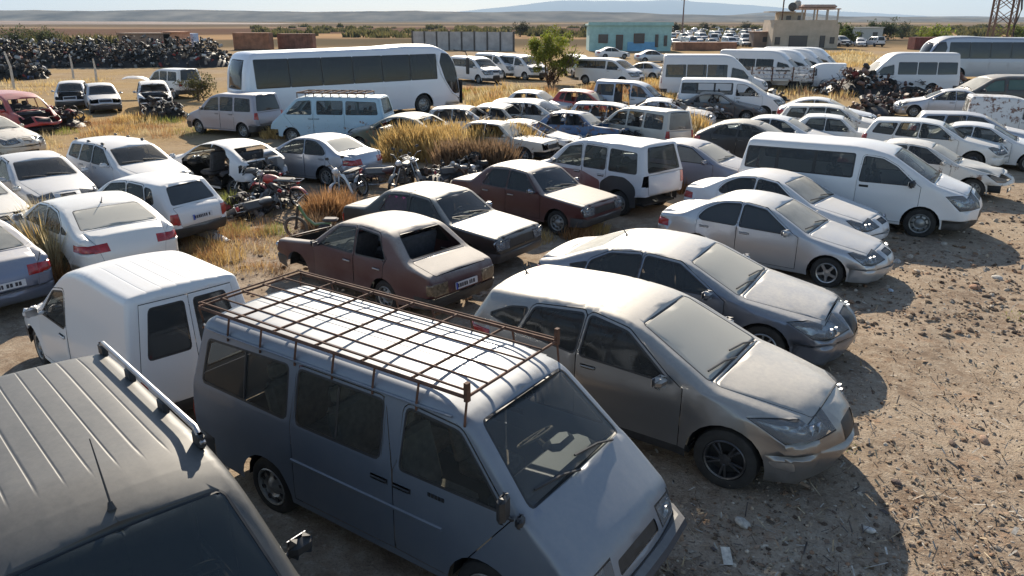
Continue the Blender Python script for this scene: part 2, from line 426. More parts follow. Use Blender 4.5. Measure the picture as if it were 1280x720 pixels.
    if 'deck' in sp:
        i0, i1 = sp['deck']; a, b = si[i0] + .03, si[i1] - .0 if i1 < nlast - 2 else sR - .02
        dk = rf([(a, -.90), (b, -.85), (b, .85), (a, .90)], .05); reg(strip, 'trunk_lid', 'trunk_lid', dk, 'paint', None, .003, pair=False)
        if lod == 0: reg(strip, None, None, outset(dk, .009), 'gap', drop=True)
    for rg in sp.get('strip', []):
        reg(strip, rg['key'], rg['nm'], rg['poly'](si, Sx, T), rg['mat'], None, rg.get('off', 0), slot_of=rg.get('slot'), pair=rg.get('pair', False))
    reg(strip, 'bumperF', 'front_bumper', [(-.1, -1.3), (sF, -1.3), (sF, 1.3), (-.1, 1.3)], bmat, None, .006, pair=False)
    reg(strip, 'bumperR', 'rear_bumper', [(sR, -1.3), (Sx[-1] + .1, -1.3), (Sx[-1] + .1, 1.3), (sR, 1.3)], bmat, None, .006, pair=False)

    # ---- triangulate the side
    xs = np.arange(T[:, 0].min(), T[:, 0].max(), h); zs = np.arange(sill, T[:, 1].max(), h); g = np.array([(x + (j % 2) * h / 2, z) for j, z in enumerate(zs) for x in xs])
    q = [g]
    for fr in (.06, .2, .42, .7, 1.0): q.append(T - NRM * (E * fr)[:, None])
    P = np.concatenate(q[:1]); ins = inpoly(P, sil); d, e = poldist(P, T, E); P = P[ins & (d > np.maximum(e * 1.05, .03))]
    ring = []
    for fr, qq in zip((.06, .2, .42, .7, 1.0), q[1:]):
        d, _ = poldist(qq, T, E); k = inpoly(qq, sil) & (d > E * fr * .9); ring.append(qq[k])
    P = np.concatenate([P] + ring)
    vs, tr = cdt(P, [sil] + [r['poly'] for r in side])
    cen = vs[tr].mean(1); tr = tr[inpoly(cen, sil)]; cen = vs[tr].mean(1)
    def classify(cen, regs):
        lab = np.full(len(cen), -1)
        for i, r in enumerate(regs):
            k = (lab < 0) & inpoly(cen, r['poly']); lab[k] = i
        return lab
    lab = classify(cen, side)
    y = Y(vs); VL = np.stack([vs[:, 0], y, vs[:, 1]], 1); VR = VL * np.array([1, -1, 1])
    # ---- strip
    nv = 11 if lod == 0 else 7
    vv = np.sign(np.linspace(-1, 1, nv)) * np.abs(np.linspace(-1, 1, nv)) ** .85
    if sp.get('ribs'):
        gv = np.linspace(-.74, .74, sp['ribs'][2]); vv = np.unique(np.round(np.concatenate([vv] + [gv + o_ for o_ in (-.022, -.011, 0, .011, .022)]), 4))
    loop = [(s, -1) for s in Sx] + [(s, 1) for s in Sx[::-1]]
    gp = [(s, v) for s in Sx[1:-1:1] for v in vv[1:-1]]
    sv, st = cdt(gp, [loop] + [r['poly'] for r in strip])
    cen2 = sv[st].mean(1); st = st[(np.abs(cen2[:, 1]) < 1) & (cen2[:, 0] > 0) & (cen2[:, 0] < Sx[-1])]; cen2 = sv[st].mean(1); lab2 = classify(cen2, strip)
    s_, v_ = sv[:, 0], sv[:, 1]
    ex, ez, ey = np.interp(s_, Sx, T[:, 0]), np.interp(s_, Sx, T[:, 1]), np.interp(s_, Sx, Ye)
    nx, nz, cr = np.interp(s_, Sx, NRM[:, 0]), np.interp(s_, Sx, NRM[:, 1]), np.interp(s_, Sx, C)
    k = cr * (1 - np.abs(np.clip(v_, -1, 1)) ** 2.2)
    rib = sp.get('ribs')
    if rib:
        i0, i1, nr, amp = rib; win = np.clip((s_ - si[i0]) / .15, 0, 1) * np.clip((si[i1] - s_) / .15, 0, 1)
        for g_ in gv: k = k - win * amp * np.exp(-((v_ - g_) / .010) ** 2)
    VS = np.stack([ex + nx * k, v_ * ey, ez + nz * k], 1)
    V = np.concatenate([VL, VR, VS]); n1 = len(VL)
    tris = np.concatenate([tr, tr[:, ::-1] + n1, st + 2 * n1]); labs = [(side, l, +1) for l in lab] + [(side, l, -1) for l in lab] + [(strip, l, 0) for l in lab2]
    # weld, orient outwards, smooth normals
    key = np.round(V, 3); _, inv = np.unique(key, axis=0, return_inverse=True); inv = inv.ravel()
    c3 = V[tris].mean(1); fn = np.cross(V[tris[:, 1]] - V[tris[:, 0]], V[tris[:, 2]] - V[tris[:, 0]])
    ctr = np.stack([np.clip(c3[:, 0], -L / 2 + .8, L / 2 - .8), 0 * c3[:, 0], np.full(len(c3), .6)], 1)
    flip = ((c3 - ctr) * fn).sum(1) < 0; tris[flip] = tris[flip][:, ::-1]; fn[flip] *= -1
    VN = np.zeros((inv.max() + 1, 3))
    for j in range(3): np.add.at(VN, inv[tris[:, j]], fn)
    VN = VN[inv]; VN /= np.linalg.norm(VN, axis=1)[:, None] + 1e-12
    # ---- collect parts
    parts = {}
    for ti, (regs, l, sg) in enumerate(labs):
        if l < 0: k = ('body', 0); nm, mat, par, off = 'body', 'paint', None, 0
        else:
            r = regs[l]
            if r['drop']: continue
            sgn = (1 if c3[ti][1] > 0 else -1)
            if r['slot']:
                if r['slot'] in ('body',): k = ('body', 0); nm = 'body'; par = None; off = 0
                else:
                    k = (r['slot'], sgn); nm = None; par = None; off = .003
                    if lod: k = ('body', 0); nm = 'body'; off = 0
                mat = r['mat']
            else:
                k = (r['key'], sgn if r['pair'] else 0); nm, mat, par, off = r['nm'], r['mat'], r['parent'], r['off']
                if par: par = (par, sgn)
                if lod and par: par = None
        p = parts.setdefault(k, dict(nm=nm, tris=[], mats=[], mi=[], par=par, off=off))
        if nm: p['nm'] = nm; p['par'] = par; p['off'] = off
        if mat not in p['mats']: p['mats'].append(mat)
        p['tris'].append(tris[ti]); p['mi'].append(p['mats'].index(mat))
    recs = []; extra = []
    for k, p in parts.items():
        t = np.array(p['tris']); u, iv = np.unique(t, return_inverse=True); iv = iv.reshape(t.shape)
        vt = V[u] + VN[u] * p['off']; me = bpy.data.meshes.new(name + '_' + str(p['nm']))
        me.from_pydata(vt.tolist(), [], iv.tolist()); me.polygons.foreach_set('material_index', p['mi']); me.shade_smooth(); me.update()
        me.normals_split_custom_set_from_vertices(VN[u].tolist())
        par = p['par'] if p['par'] in parts else None
        recs.append((k, p['nm'] or 'panel', me, par, p['mats']))
        if k[0] == 'headlight' and lod == 0:
            bm_ = bpy.data.meshes.new('reflector'); bm_.from_pydata((V[u] * np.array([1, .985, 1]) - VN[u] * .10).tolist(), [], iv.tolist()); bm_.shade_smooth(); bm_.update()
            extra.append((('reflector', k[1]), 'reflector', bm_, k, ['bucket']))
            cc = V[u]; fx = cc[:, 0].max(); q_ = cc[cc[:, 0] > fx - .22].mean(0); bo = MB(); zr = min(.06, (cc[:, 2].max() - cc[:, 2].min()) * .3)
            for dy, dx in ((0, -.05), (k[1] * .11, -.09)): bo.lathe([(zr, .05), (zr * .9, .02), (zr * .5, -.01), (.002, -.02)], 12, (q_[0] + dx + .02, q_[1] + dy - k[1] * .03, q_[2]), 'X')
            extra.append((('bulb', k[1]), 'lamp_bowl', bo.mesh('bowl'), k, ['chrome']))
    order = {k[0]: i for i, k in enumerate(recs)}
    recs.sort(key=lambda r: r[3] is not None); recs += extra
    # ---- underbody, wheel wells, cabin floor
    ub = MB(); yi = Wd / 2 - .30
    floor = sill + .05
    ub.box((0, 0, floor), (L - .35, Wd - .5, .06))
    for a in ax:
        n = 9; arc = [(a + math.cos(q) * (Ra + .01), R + math.sin(q) * (Ra + .01)) for q in np.linspace(0, math.pi, n)]
        for sg in (-1, 1):
            vs_ = [(x, sg * (Wd / 2 - .07), z) for x, z in arc] + [(x, sg * yi, z) for x, z in arc]
            ub.add(vs_, [(i, i + 1, n + i + 1, n + i) for i in range(n - 1)])
            ub.add([(x, sg * yi, z) for x, z in arc] + [(a - Ra, sg * yi, floor - .03), (a + Ra, sg * yi, floor - .03)], [tuple(range(n)) + (n, n + 1)])
    for sg in (-1, 1):  # inner sills
        ub.box((0, sg * (Wd / 2 - .16), floor), (sp['wr'] - sp['wf'] - 2 * Ra, .16, .08))
    fr = X(sp.get('fire', sp['top'][sp['ws'][0]][0] - .05)); ub.box((fr, 0, (floor + zb0) / 2 - .06), (.05, Wd - .34, zb0 - floor - .10))
    recs.append((('underbody', 0), 'underbody', ub.mesh('ub', False), None, ['under']))
    # ---- cabin
    if sp.get('seats') and lod == 0:
        sl_ = MB(); zt = floor + .28
        for d in sp['seats']:
            for yy in ((-Wd * .22, Wd * .22) if d == sp['seats'][0] else (0,)):
                wd = .5 if d == sp['seats'][0] else Wd - .55
                m = MB(); m.box((X(d), yy, zt), (.5, wd, .16), bev=.05); m.box((X(d) - .30, yy, zt + .34), (.14, wd, .62), ry=-.25, bev=.05)
                for hy in ((yy,) if wd < .6 else ((yy - .35, yy + .35) if sp.get('H', 0) or tum < .2 or name in ('suv', 'wagon') else ())): m.box((X(d) - .42, hy, zt + .72), (.09, .24, .17), ry=-.2, bev=.035)
                recs.append((('seat', 0), 'seat', m.mesh('seat'), None, ['seat']))
        cw = sp['top'][sp['ws'][0]]; m = MB(); m.box((X(cw[0] + .30), 0, cw[1] - .17), (.42, Wd - .36, .22), bev=.08); m.box((X(cw[0] + .42), Wd * .22, cw[1] - .08), (.2, .36, .12), bev=.05)
        recs.append((('dashboard', 0), 'dashboard', m.mesh('dash'), None, ['trim']))
        m = MB(); cx, cz = X(cw[0] + .68), cw[1] - .10; tl = sp.get('tilt', .45)
        ring = [(cx + .18 * math.sin(a) * math.sin(tl), Wd * .22 + .18 * math.cos(a), cz + .18 * math.sin(a) * math.cos(tl)) for a in np.linspace(0, 2 * math.pi, 24, endpoint=False)]
        m.tube(ring, .014, 6, closed=True); m.tube([ring[0], ring[12]], .012); m.tube([(cx, Wd * .22, cz), ring[18]], .012); m.tube([(cx, Wd * .22, cz), (cx + .25, Wd * .22, cz - .12)], .025)
        recs.append((('steering', 0), 'steering_wheel', m.mesh('steer'), None, ['steer']))
    # ---- small fittings on the surface
    def yat(d, z): return float(Y(np.array([[X(d), z]]))[0])
    if lod == 0:
        for k, dr in enumerate(sp.get('doors', [])):
            dd = dr.get('hd', dr['d'][1] - .16); hz = dr.get('hz', zb0 + (zb1 - zb0) * dd / L - .12)
            for sg in (-1, 1):
                m = MB(); m.box((X(dd), sg * (yat(dd, hz) + .012), hz), (.19, .030, .035), bev=.012); m.box((X(dd), sg * (yat(dd, hz) + .003), hz - .01), (.20, .004, .06), 1)
                recs.append((('handle%d' % k, sg), 'handle', m.mesh('handle'), ('door%d' % k, sg), ['handle', 'trim']))
    if 'mirror' in sp:
        d, z = sp['mirror']; ms = sp.get('mirs', 1)
        for sg in (-1, 1):
            y0 = yat(d, z); m = MB(); m.box((X(d + .02), sg * (y0 + .03), z + .01), (.05, .12, .04), bev=.01); m.box((X(d + .01), sg * (y0 + .14), z + .05), (.10, .19 * ms, .13 * ms), rz=sg * .18, bev=.045)
            m.box((X(d + .065), sg * (y0 + .14), z + .05), (.008, .15 * ms, .095 * ms), 1, rz=sg * .18)
            recs.append((('mirror', sg), 'mirror', m.mesh('mirror'), ('door0', sg) if lod == 0 and sp.get('doors') else None, ['mirror', 'chrome']))
    def on(s, v, out=0):
        x, z, yy, a_, b_ = (np.interp(s, Sx, q_) for q_ in (T[:, 0], T[:, 1], Ye, NRM[:, 0], NRM[:, 1])); k_ = np.interp(s, Sx, C) * (1 - abs(v) ** 2.2) + out
        return Vector((x + a_ * k_, v * yy, z + b_ * k_)), Vector((a_, 0, b_))
    if lod == 0:
        a = si[sp['ws'][0]] + .02
        for v0, v1 in (((-.02, .72), (-.80, -.08)) if not sp.get('wip1') else ((-.5, .5),)):
            m = MB(); p0, n = on(a - .02, v1, .012); p1, _ = on(a + .10, v0, .014); p2, _ = on(a + .05, (v0 * .4 + v1 * .6), .018)
            m.tube([p0, p2, p1], .011, 5); recs.append((('wiper', 0), 'wiper', m.mesh('wiper'), None, ['trim']))
        for key, zc in (('plateF', sp.get('pf')), ('plateR', sp.get('pr'))):
            if zc is None: continue
            if key == 'plateF': s = np.interp(zc, T[:src[4] + 1, 1], Sx[:src[4] + 1])
            else: s = np.interp(zc, T[src[nlast - 4]:, 1][::-1], Sx[src[nlast - 4]:][::-1])
            p, n = on(s, 0, .016); ang = math.atan2(n.z, abs(n.x)) * (-1 if n.x > 0 else 1)
            m = MB(); m.box(p, (.014, .52, .115), ry=ang); u = random.Random(len(name) + int(zc * 100))
            yy = -.17
            while yy < .21:                                   # illegible dark characters
                wch = u.choice((.03, .035, .04)); m.box(p + n * .0085 + Vector((0, yy, 0)), (.003, wch, .065), 1, ry=ang); yy += wch + u.choice((.014, .014, .04))
            m.box(p + n * .0085 + Vector((0, -.235 if key == 'plateF' else .235, 0)), (.003, .04, .113), 2, ry=ang)
            recs.append(((key, 0), 'licence_plate', m.mesh('plate', False), None, ['plate', 'ptext', 'pblue']))
        if sp.get('antenna'):
            m = MB(); p, n = on(si[sp['rw'][0]] - .12, 0, .0); m.tube([p, p + Vector((-.10, 0, .12))], [.012, .005], 5); m.box(p, (.07, .04, .02), bev=.01)
            recs.append((('antenna', 0), 'antenna', m.mesh('ant'), None, ['trim']))
    wy = Wd / 2 - .035
    TYPES[name] = dict(sp=sp, recs=recs, wheels=[(a, sg * wy, sg) for a in ax for sg in (1, -1)], R=R, lod=lod, on=on, si=si, yat=yat, X=X, Y=Y)

# ------------------------------------------------------------------ wheels
WH = {}
def wheel_meshes(R, style, w=.20, lod=0):
    k = (round(R, 3), style, lod)
    if k in WH: return WH[k]
    r = R * .64; n = 28 if lod == 0 else 14; o = w
    ty = MB(); ty.lathe([(r, -o * .9), (r + .012, -o), (R * .86, -o * 1.03), (R * .965, -o * .93), (R, -o * .72), (R, -o * .28), (R * .965, -.07 * o), (R * .86, .03 * o), (r + .012, 0), (r, -.1 * o)], n)
    rm = MB(); rm.lathe([(r + .004, -.004), (r - .004, .004), (r - .02, -.004), (r - .028, -.05), (r - .03, -o * .8)], n)
    if style == 'steel':
        rm.lathe([(r - .028, -.055), (r * .82, -.035), (r * .62, -.02), (r * .5, -.045), (r * .3, -.012), (.03, .0), (.002, .002)], n)
        for i in range(8):
            a = i * math.pi / 4; rm.box((math.cos(a) * r * .72, -.022, math.sin(a) * r * .72), (.05, .014, .035), 1, ry=-a)
    else:
        ns = 5 if style != 'multi' else 10
        rm.lathe([(.065, -.03), (.07, -.012), (.03, -.006), (.002, -.004)], 12)
        rm.lathe([(r - .028, -.12), (.05, -.12)], n, mi=1)
        for i in range(ns):
            a = 2 * math.pi * i / ns
            for da in ((-.16, .16) if style == 'twin' else (0,)):
                p0 = Vector((math.cos(a + da * .4) * .05, -.02, math.sin(a + da * .4) * .05)); p1 = Vector((math.cos(a + da) * (r - .02), -.014, math.sin(a + da) * (r - .02)))
                d = p1 - p0; rm.box((p0 + p1) / 2, (d.length, .028, .028 if style == 'twin' else (.055 if style == 'star' else .03)), ry=-math.atan2(d.z, d.x), bev=.008)
    WH[k] = (ty.mesh('tyre', True, 40), rm.mesh('rim', True, 40)); return WH[k]

def V(tp, name, label, cat, loc, head, mats=None, omit=(), wheels='steel', rimmat=None, group=None, z=None, roll=0, pitch=0, flat=(), dent=0, seed=1, scale=None, keep_plate=False):
    """one vehicle: an Empty at its base with copies of the parts of its type"""
    t = TYPES[tp]; x, y = loc[0], loc[1]
    if group == FIELD and tp != 'van': q_ = random.Random(seed * 7); roll, pitch = rad(q_.uniform(-3.5, 3.5)), rad(q_.uniform(-2.5, 2.5))
    root = thing(name, label, cat, (x, y, (gz(x, y) - .012) if z is None else z), rad(head), group, roll, pitch)
    if scale: root.scale = scale
    md = dict(paint=MATS.get('white_a'), glass=G_DARK, wglass=G_DUSTY, rglass=G_DUSTY, trim=M_TRIM, under=M_UNDER, seat=M_SEAT, steer=M_TRIM, plate=M_PLATE, ptext=M_PTEXT, pblue=MATS['plate_blue'],
              chrome=M_CHROME, lamp=M_LAMP, red=M_RED, bucket=M_BUCKET, amber=M_AMBER, gap=M_TRIM, bump=M_TRIMDUST)
    md.update(mats or {})
    for k, d in (('hoodpaint', 'paint'), ('handle', 'paint'), ('mirror', 'paint')): md.setdefault(k, md[d])
    made = {}; rnd = random.Random(seed)
    if 'plates' in omit: omit = tuple(o for o in omit if o != 'plates')
    else: omit = tuple(omit) + ('plateF', 'plateR') if not keep_plate else tuple(omit) + ('plateF',)
    for key, nm, me, par, mk in t['recs']:
        if key[0] in omit or key in omit or (par and (par[0] in omit or par in omit)): continue
        if dent and key[0] in ('body', 'hood', 'bumperF', 'door0', 'door1', 'trunk_lid', 'bumperR'):
            me = me.copy(); co = np.empty(len(me.vertices) * 3); me.vertices.foreach_get('co', co); co = co.reshape(-1, 3); ph = seed * 1.7
            L = t['sp']['L']; fr = np.clip((co[:, 0] - L * .05) / (L * .4), .12, 1) if dent > 0 else np.clip((-co[:, 0] - L * .05) / (L * .4), .12, 1)
            am = abs(dent) * fr; co2 = co.copy()
            co2[:, 2] += am * .5 * (np.sin(co[:, 0] * 6.1 + ph) * np.sin(co[:, 1] * 5.3 + ph * 2)); co2[:, 1] += am * .45 * np.sin(co[:, 0] * 4.7 + co[:, 2] * 6 + ph); co2[:, 0] -= np.sign(dent) * am * .5 * (1 + np.sin(co[:, 1] * 4.1 + ph) * np.sin(co[:, 2] * 5 + ph))
            me.vertices.foreach_set('co', co2.ravel()); me.update()
        o = link(nm, me, made.get(par, root), [md[m] for m in mk]); made[key] = o
    ws, lod = wheels, t['lod']
    if ws:
        ty, rm = wheel_meshes(t['R'], ws, lod=lod)
        for i, (a, yy, sg) in enumerate(t['wheels']):
            if 'wheel%d' % i in omit: continue
            zz = t['R'] + (-.05 if i in flat else 0)
            w = bpy.data.objects.new('wheel', None); COL.objects.link(w); w.parent = root; w.location = (a, yy, zz); w.empty_display_size = .1
            st = rad(rnd.uniform(-4, 4)) if i < 2 else 0
            w.rotation_euler = (0, rnd.uniform(0, 6), st + (0 if sg > 0 else math.pi))
            link('tyre', ty, w, [M_RUBBER]); link('rim', rm, w, [rimmat or M_RIMSTEEL, M_TRIM])
    root['_t'] = 0; del root['_t']
    return root, made, md, t
simple('plate_blue', (.02, .06, .35), .5)

# ------------------------------------------------------------------ vehicle types: d = metres behind the front bumper; rows are (d, z, corner radius, edge radius, crown)
def door(win, d0, d1, **k): return dict(win=win, d=(d0, d1), **k)
SP = {}
SP['suv'] = dict(L=4.41, W=1.82, sill=.27, R=.352, Ra=.425, wf=.90, wr=3.54, belt=(1.00, 1.20), tum=.36, crease=.88, ck=.014, flare=.03, tapf=(1.3, .15), tapr=(1.1, .10),
    top=[(.16, .24, .05, .16, .12), (.05, .42, .1, .26, .20), (.03, .66, .12, .28, .20), (.20, .92, .16, .20, .12), (1.16, 1.10, .12, .08, .06), (2.08, 1.56, .30, .07, .05), (2.85, 1.64, .6, .12, .03), (4.12, 1.56, .05, .12, .04), (4.34, 1.14, .08, .07, .07), (4.40, .88, .1, .18, .10), (4.40, .50, .08, .22, .10), (4.30, .28, .05, .15, .05)],
    hood=(3, 4), ws=(4, 5), rw=(7, 8), deck=(8, 10), wins=[[(1.60, 1.075), (2.16, 1.46), (2.64, 1.535), (2.68, 1.115)], [(2.76, 1.12), (2.73, 1.54), (3.38, 1.49), (3.52, 1.20)], [(3.60, 1.215), (3.48, 1.465), (3.72, 1.43), (4.02, 1.29)]],
    doors=[door(0, 1.42, 2.72), door(1, 2.735, 3.60, d1b=3.12)], head=(.72, .86, .70, .60), tail=(.92, 1.10, .42, .55), grille=[(.60, .74, .42), (.36, .50, .50)], bumper=(.56, .50, .46, 'paint'), mirror=(1.60, 1.07), seats=[2.15, 3.05], pf=.55, pr=.62, antenna=1,
    side=[dict(key='fog', nm='fog_lamp', poly=[(.20, .42), (.22, .52), (.46, .50), (.40, .44)], mat='chrome', off=.006), dict(key='cladding', nm='sill_cladding', poly=[(1.25, .1), (1.25, .37), (3.2, .37), (3.2, .1)], mat='trim', slot=None)])
SP['sedan_new'] = dict(L=4.78, W=1.86, sill=.22, R=.335, Ra=.395, wf=.97, wr=3.80, belt=(.93, 1.03), tum=.36, crease=.80, ck=.018, flare=.022, tapf=(1.3, .13), tapr=(1.1, .10),
    top=[(.14, .20, .05, .15, .12), (.03, .38, .1, .25, .18), (.04, .62, .1, .25, .17), (.26, .79, .16, .16, .08), (1.36, .98, .12, .07, .05), (2.18, 1.37, .3, .07, .05), (2.85, 1.45, .6, .10, .025), (3.55, 1.40, .4, .10, .03), (4.28, 1.10, .12, .06, .04), (4.62, 1.05, .05, .09, .04), (4.74, .80, .1, .2, .11), (4.76, .48, .1, .22, .1), (4.64, .24, .05, .15, .05)],
    hood=(3, 4), ws=(4, 5), rw=(7, 8), deck=(8, 10), wins=[[(1.72, .985), (2.28, 1.315), (2.80, 1.36), (2.84, 1.005)], [(2.91, 1.01), (2.88, 1.36), (3.38, 1.32), (3.68, 1.17), (3.72, 1.04)], [(3.79, 1.05), (3.74, 1.15), (4.02, 1.07, .02)]],
    doors=[door(0, 1.55, 2.88), door(1, 2.895, 3.80, d1b=3.36)], head=(.60, .74, .66, .52), tail=(.80, .94, .42, .62), grille=[(.50, .72, .36), (.26, .40, .6)], bumper=(.50, .55, .55, 'paint'), mirror=(1.74, .98), seats=[2.3, 3.2], pf=.44, pr=.84, antenna=1)
SP['sedan_90'] = dict(L=4.42, W=1.70, sill=.21, R=.30, Ra=.36, wf=.83, wr=3.41, belt=(.89, .96), tum=.34, crease=.72, ck=.010, tapf=(1.1, .11), tapr=(1.0, .09),
    top=[(.12, .20, .05, .14, .10), (.02, .36, .08, .22, .15), (.03, .55, .08, .22, .14), (.22, .70, .14, .14, .07), (1.28, .93, .12, .07, .04), (2.02, 1.32, .25, .07, .05), (2.6, 1.405, .6, .10, .025), (3.18, 1.36, .3, .10, .03), (3.82, 1.00, .12, .06, .03), (4.30, .96, .06, .09, .04), (4.39, .74, .08, .17, .09), (4.41, .45, .08, .2, .1), (4.3, .23, .05, .14, .05)],
    hood=(3, 4), ws=(4, 5), rw=(7, 8), deck=(8, 10), wins=[[(1.58, .92), (2.12, 1.275), (2.54, 1.325), (2.57, .935)], [(2.65, .94), (2.62, 1.325), (3.0, 1.295, .1), (3.30, 1.15, .12), (3.42, .99, .08), (3.35, .955)]],
    doors=[door(0, 1.42, 2.61), door(1, 2.625, 3.45, d1b=3.05)], head=(.56, .68, .50, .55), tail=(.68, .84, .34, .58), grille=[(.56, .64, .32), (.24, .34, .6)], bumper=(.46, .44, .5, 'paint'), mirror=(1.60, .92), seats=[2.1, 2.95], pf=.40, pr=.60)
SP['sedan_box'] = dict(L=4.28, W=1.65, sill=.25, R=.29, Ra=.345, wf=.79, wr=3.28, belt=(.88, .89), tum=.30, crease=.66, ck=.008, flare=.008, tapf=(.9, .05), tapr=(.9, .05),
    top=[(.06, .28, .03, .06, .03), (.00, .42, .04, .07, .04), (.03, .70, .04, .06, .03), (.10, .77, .03, .05, .03), (1.22, .89, .06, .05, .025), (1.76, 1.31, .12, .06, .035), (2.4, 1.385, .5, .09, .02), (3.02, 1.34, .12, .09, .03), (3.50, .94, .08, .05, .025), (4.17, .88, .05, .05, .025), (4.25, .76, .04, .07, .03), (4.27, .45, .04, .07, .04), (4.20, .29, .03, .06, .03)],
    hood=(3, 4), ws=(4, 5), rw=(7, 8), deck=(8, 9), wins=[[(1.44, .90), (1.83, 1.26), (2.28, 1.30), (2.30, .90)], [(2.37, .90), (2.35, 1.30), (2.86, 1.27), (3.10, .92)]],
    doors=[door(0, 1.28, 2.335), door(1, 2.345, 3.14, d1b=2.95)], head=(.54, .68, .10, .62), tail=(.52, .72, .12, .58), grille=[(.54, .68, .60)], bumper=(.47, .40, .40, 'bump'), mirror=(1.46, .90), mirs=.8, seats=[1.95, 2.75], pf=.38, pr=.60)
SP['sedan_r12'] = dict(SP['sedan_box'], L=4.34, wf=.76, wr=3.20, top=[(.06, .28, .03, .06, .03), (.00, .42, .04, .07, .04), (.04, .68, .05, .07, .03), (.14, .76, .05, .05, .03), (1.22, .90, .08, .05, .03), (1.84, 1.34, .15, .06, .035), (2.5, 1.42, .5, .09, .02), (3.22, 1.36, .14, .09, .03), (3.72, .97, .08, .05, .03), (4.25, .84, .06, .05, .02), (4.31, .72, .04, .07, .03), (4.33, .45, .04, .07, .04), (4.26, .29, .03, .06, .03)],
    wins=[[(1.46, .92), (1.92, 1.28), (2.36, 1.33), (2.38, .92)], [(2.46, .92), (2.44, 1.33), (2.98, 1.30), (3.22, .95)]], doors=[door(0, 1.30, 2.41), door(1, 2.425, 3.2, d1b=2.92)])
SP['hatch'] = dict(L=3.72, W=1.60, sill=.22, R=.285, Ra=.34, wf=.73, wr=3.08, belt=(.88, .93), tum=.28, crease=.68, ck=.008, tapf=(.9, .08), tapr=(.9, .06),
    top=[(.08, .22, .04, .1, .06), (.00, .38, .06, .14, .09), (.03, .60, .06, .14, .09), (.14, .73, .08, .09, .05), (.98, .91, .1, .06, .03), (1.64, 1.34, .2, .07, .04), (2.2, 1.415, .5, .09, .025), (3.22, 1.37, .08, .09, .03), (3.54, .92, .08, .06, .04), (3.66, .82, .06, .1, .05), (3.71, .45, .06, .12, .07), (3.62, .26, .04, .1, .04)],
    hood=(3, 4), ws=(4, 5), rw=(7, 8), deck=(8, 10), wins=[[(1.26, .91), (1.74, 1.28), (2.22, 1.335), (2.25, .915)], [(2.33, .92), (2.30, 1.335), (2.78, 1.31), (2.88, .95)], [(2.96, .97), (2.86, 1.30), (3.04, 1.27), (3.16, 1.0)]],
    doors=[door(0, 1.08, 2.28), door(1, 2.295, 2.92, d1b=2.72)], head=(.56, .70, .22, .58), tail=(.56, .80, .10, .88), grille=[(.58, .68, .5)], bumper=(.47, .40, .42, 'bump'), mirror=(1.28, .91), mirs=.85, seats=[1.8, 2.6], pf=.36, pr=.66, rwm0=.10)
SP['fast'] = dict(L=4.15, W=1.75, sill=.22, R=.31, Ra=.37, wf=.85, wr=3.40, belt=(.92, 1.02), tum=.36, crease=.76, ck=.014, flare=.02, tapf=(1.2, .12), tapr=(1.0, .10),
    top=[(.12, .2, .05, .14, .1), (.02, .38, .08, .22, .16), (.04, .60, .1, .22, .15), (.24, .77, .15, .15, .08), (1.22, .98, .12, .07, .05), (2.0, 1.38, .3, .07, .05), (2.55, 1.455, .6, .11, .025), (3.3, 1.38, .4, .11, .03), (3.95, 1.02, .12, .07, .05), (4.08, .92, .08, .14, .08), (4.14, .48, .1, .2, .1), (4.02, .24, .05, .14, .05)],
    hood=(3, 4), ws=(4, 5), rw=(7, 8), deck=(8, 10), wins=[[(1.54, .97), (2.10, 1.32), (2.56, 1.375), (2.60, .99)], [(2.67, 1.0), (2.64, 1.375), (3.15, 1.30, .1), (3.46, 1.06)]],
    doors=[door(0, 1.40, 2.63), door(1, 2.645, 3.50, d1b=3.04)], head=(.58, .72, .60, .54), tail=(.72, .95, .30, .6), grille=[(.55, .66, .4), (.26, .40, .6)], bumper=(.48, .48, .5, 'paint'), mirror=(1.56, .97), seats=[2.1, 2.9], pf=.42, pr=.64)
SP['wagon'] = dict(L=4.35, W=1.73, sill=.24, R=.31, Ra=.37, wf=.86, wr=3.46, belt=(.94, 1.00), tum=.30, crease=.72, ck=.010, tapf=(1.1, .10), tapr=(1.0, .07),
    top=[(.10, .22, .05, .13, .09), (.01, .40, .08, .2, .14), (.03, .62, .08, .2, .13), (.20, .78, .14, .14, .06), (1.22, .98, .1, .07, .04), (1.92, 1.38, .25, .07, .05), (2.5, 1.475, .6, .10, .025), (3.98, 1.43, .10, .10, .03), (4.22, 1.00, .08, .07, .05), (4.31, .85, .08, .13, .07), (4.34, .45, .08, .16, .08), (4.25, .25, .05, .12, .05)],
    hood=(3, 4), ws=(4, 5), rw=(7, 8), deck=(8, 10), wins=[[(1.52, .965), (2.02, 1.34), (2.50, 1.40), (2.53, .975)], [(2.61, .98), (2.58, 1.40), (3.14, 1.38), (3.26, 1.0)], [(3.36, 1.01), (3.25, 1.37), (3.82, 1.34), (3.98, 1.05)]],
    doors=[door(0, 1.36, 2.555), door(1, 2.57, 3.32, d1b=3.06)], head=(.58, .73, .48, .56), tail=(.72, .98, .22, .66), grille=[(.60, .70, .42), (.26, .36, .6)], bumper=(.49, .46, .46, 'paint'), mirror=(1.54, .965), seats=[2.1, 2.95], pf=.42, pr=.66)
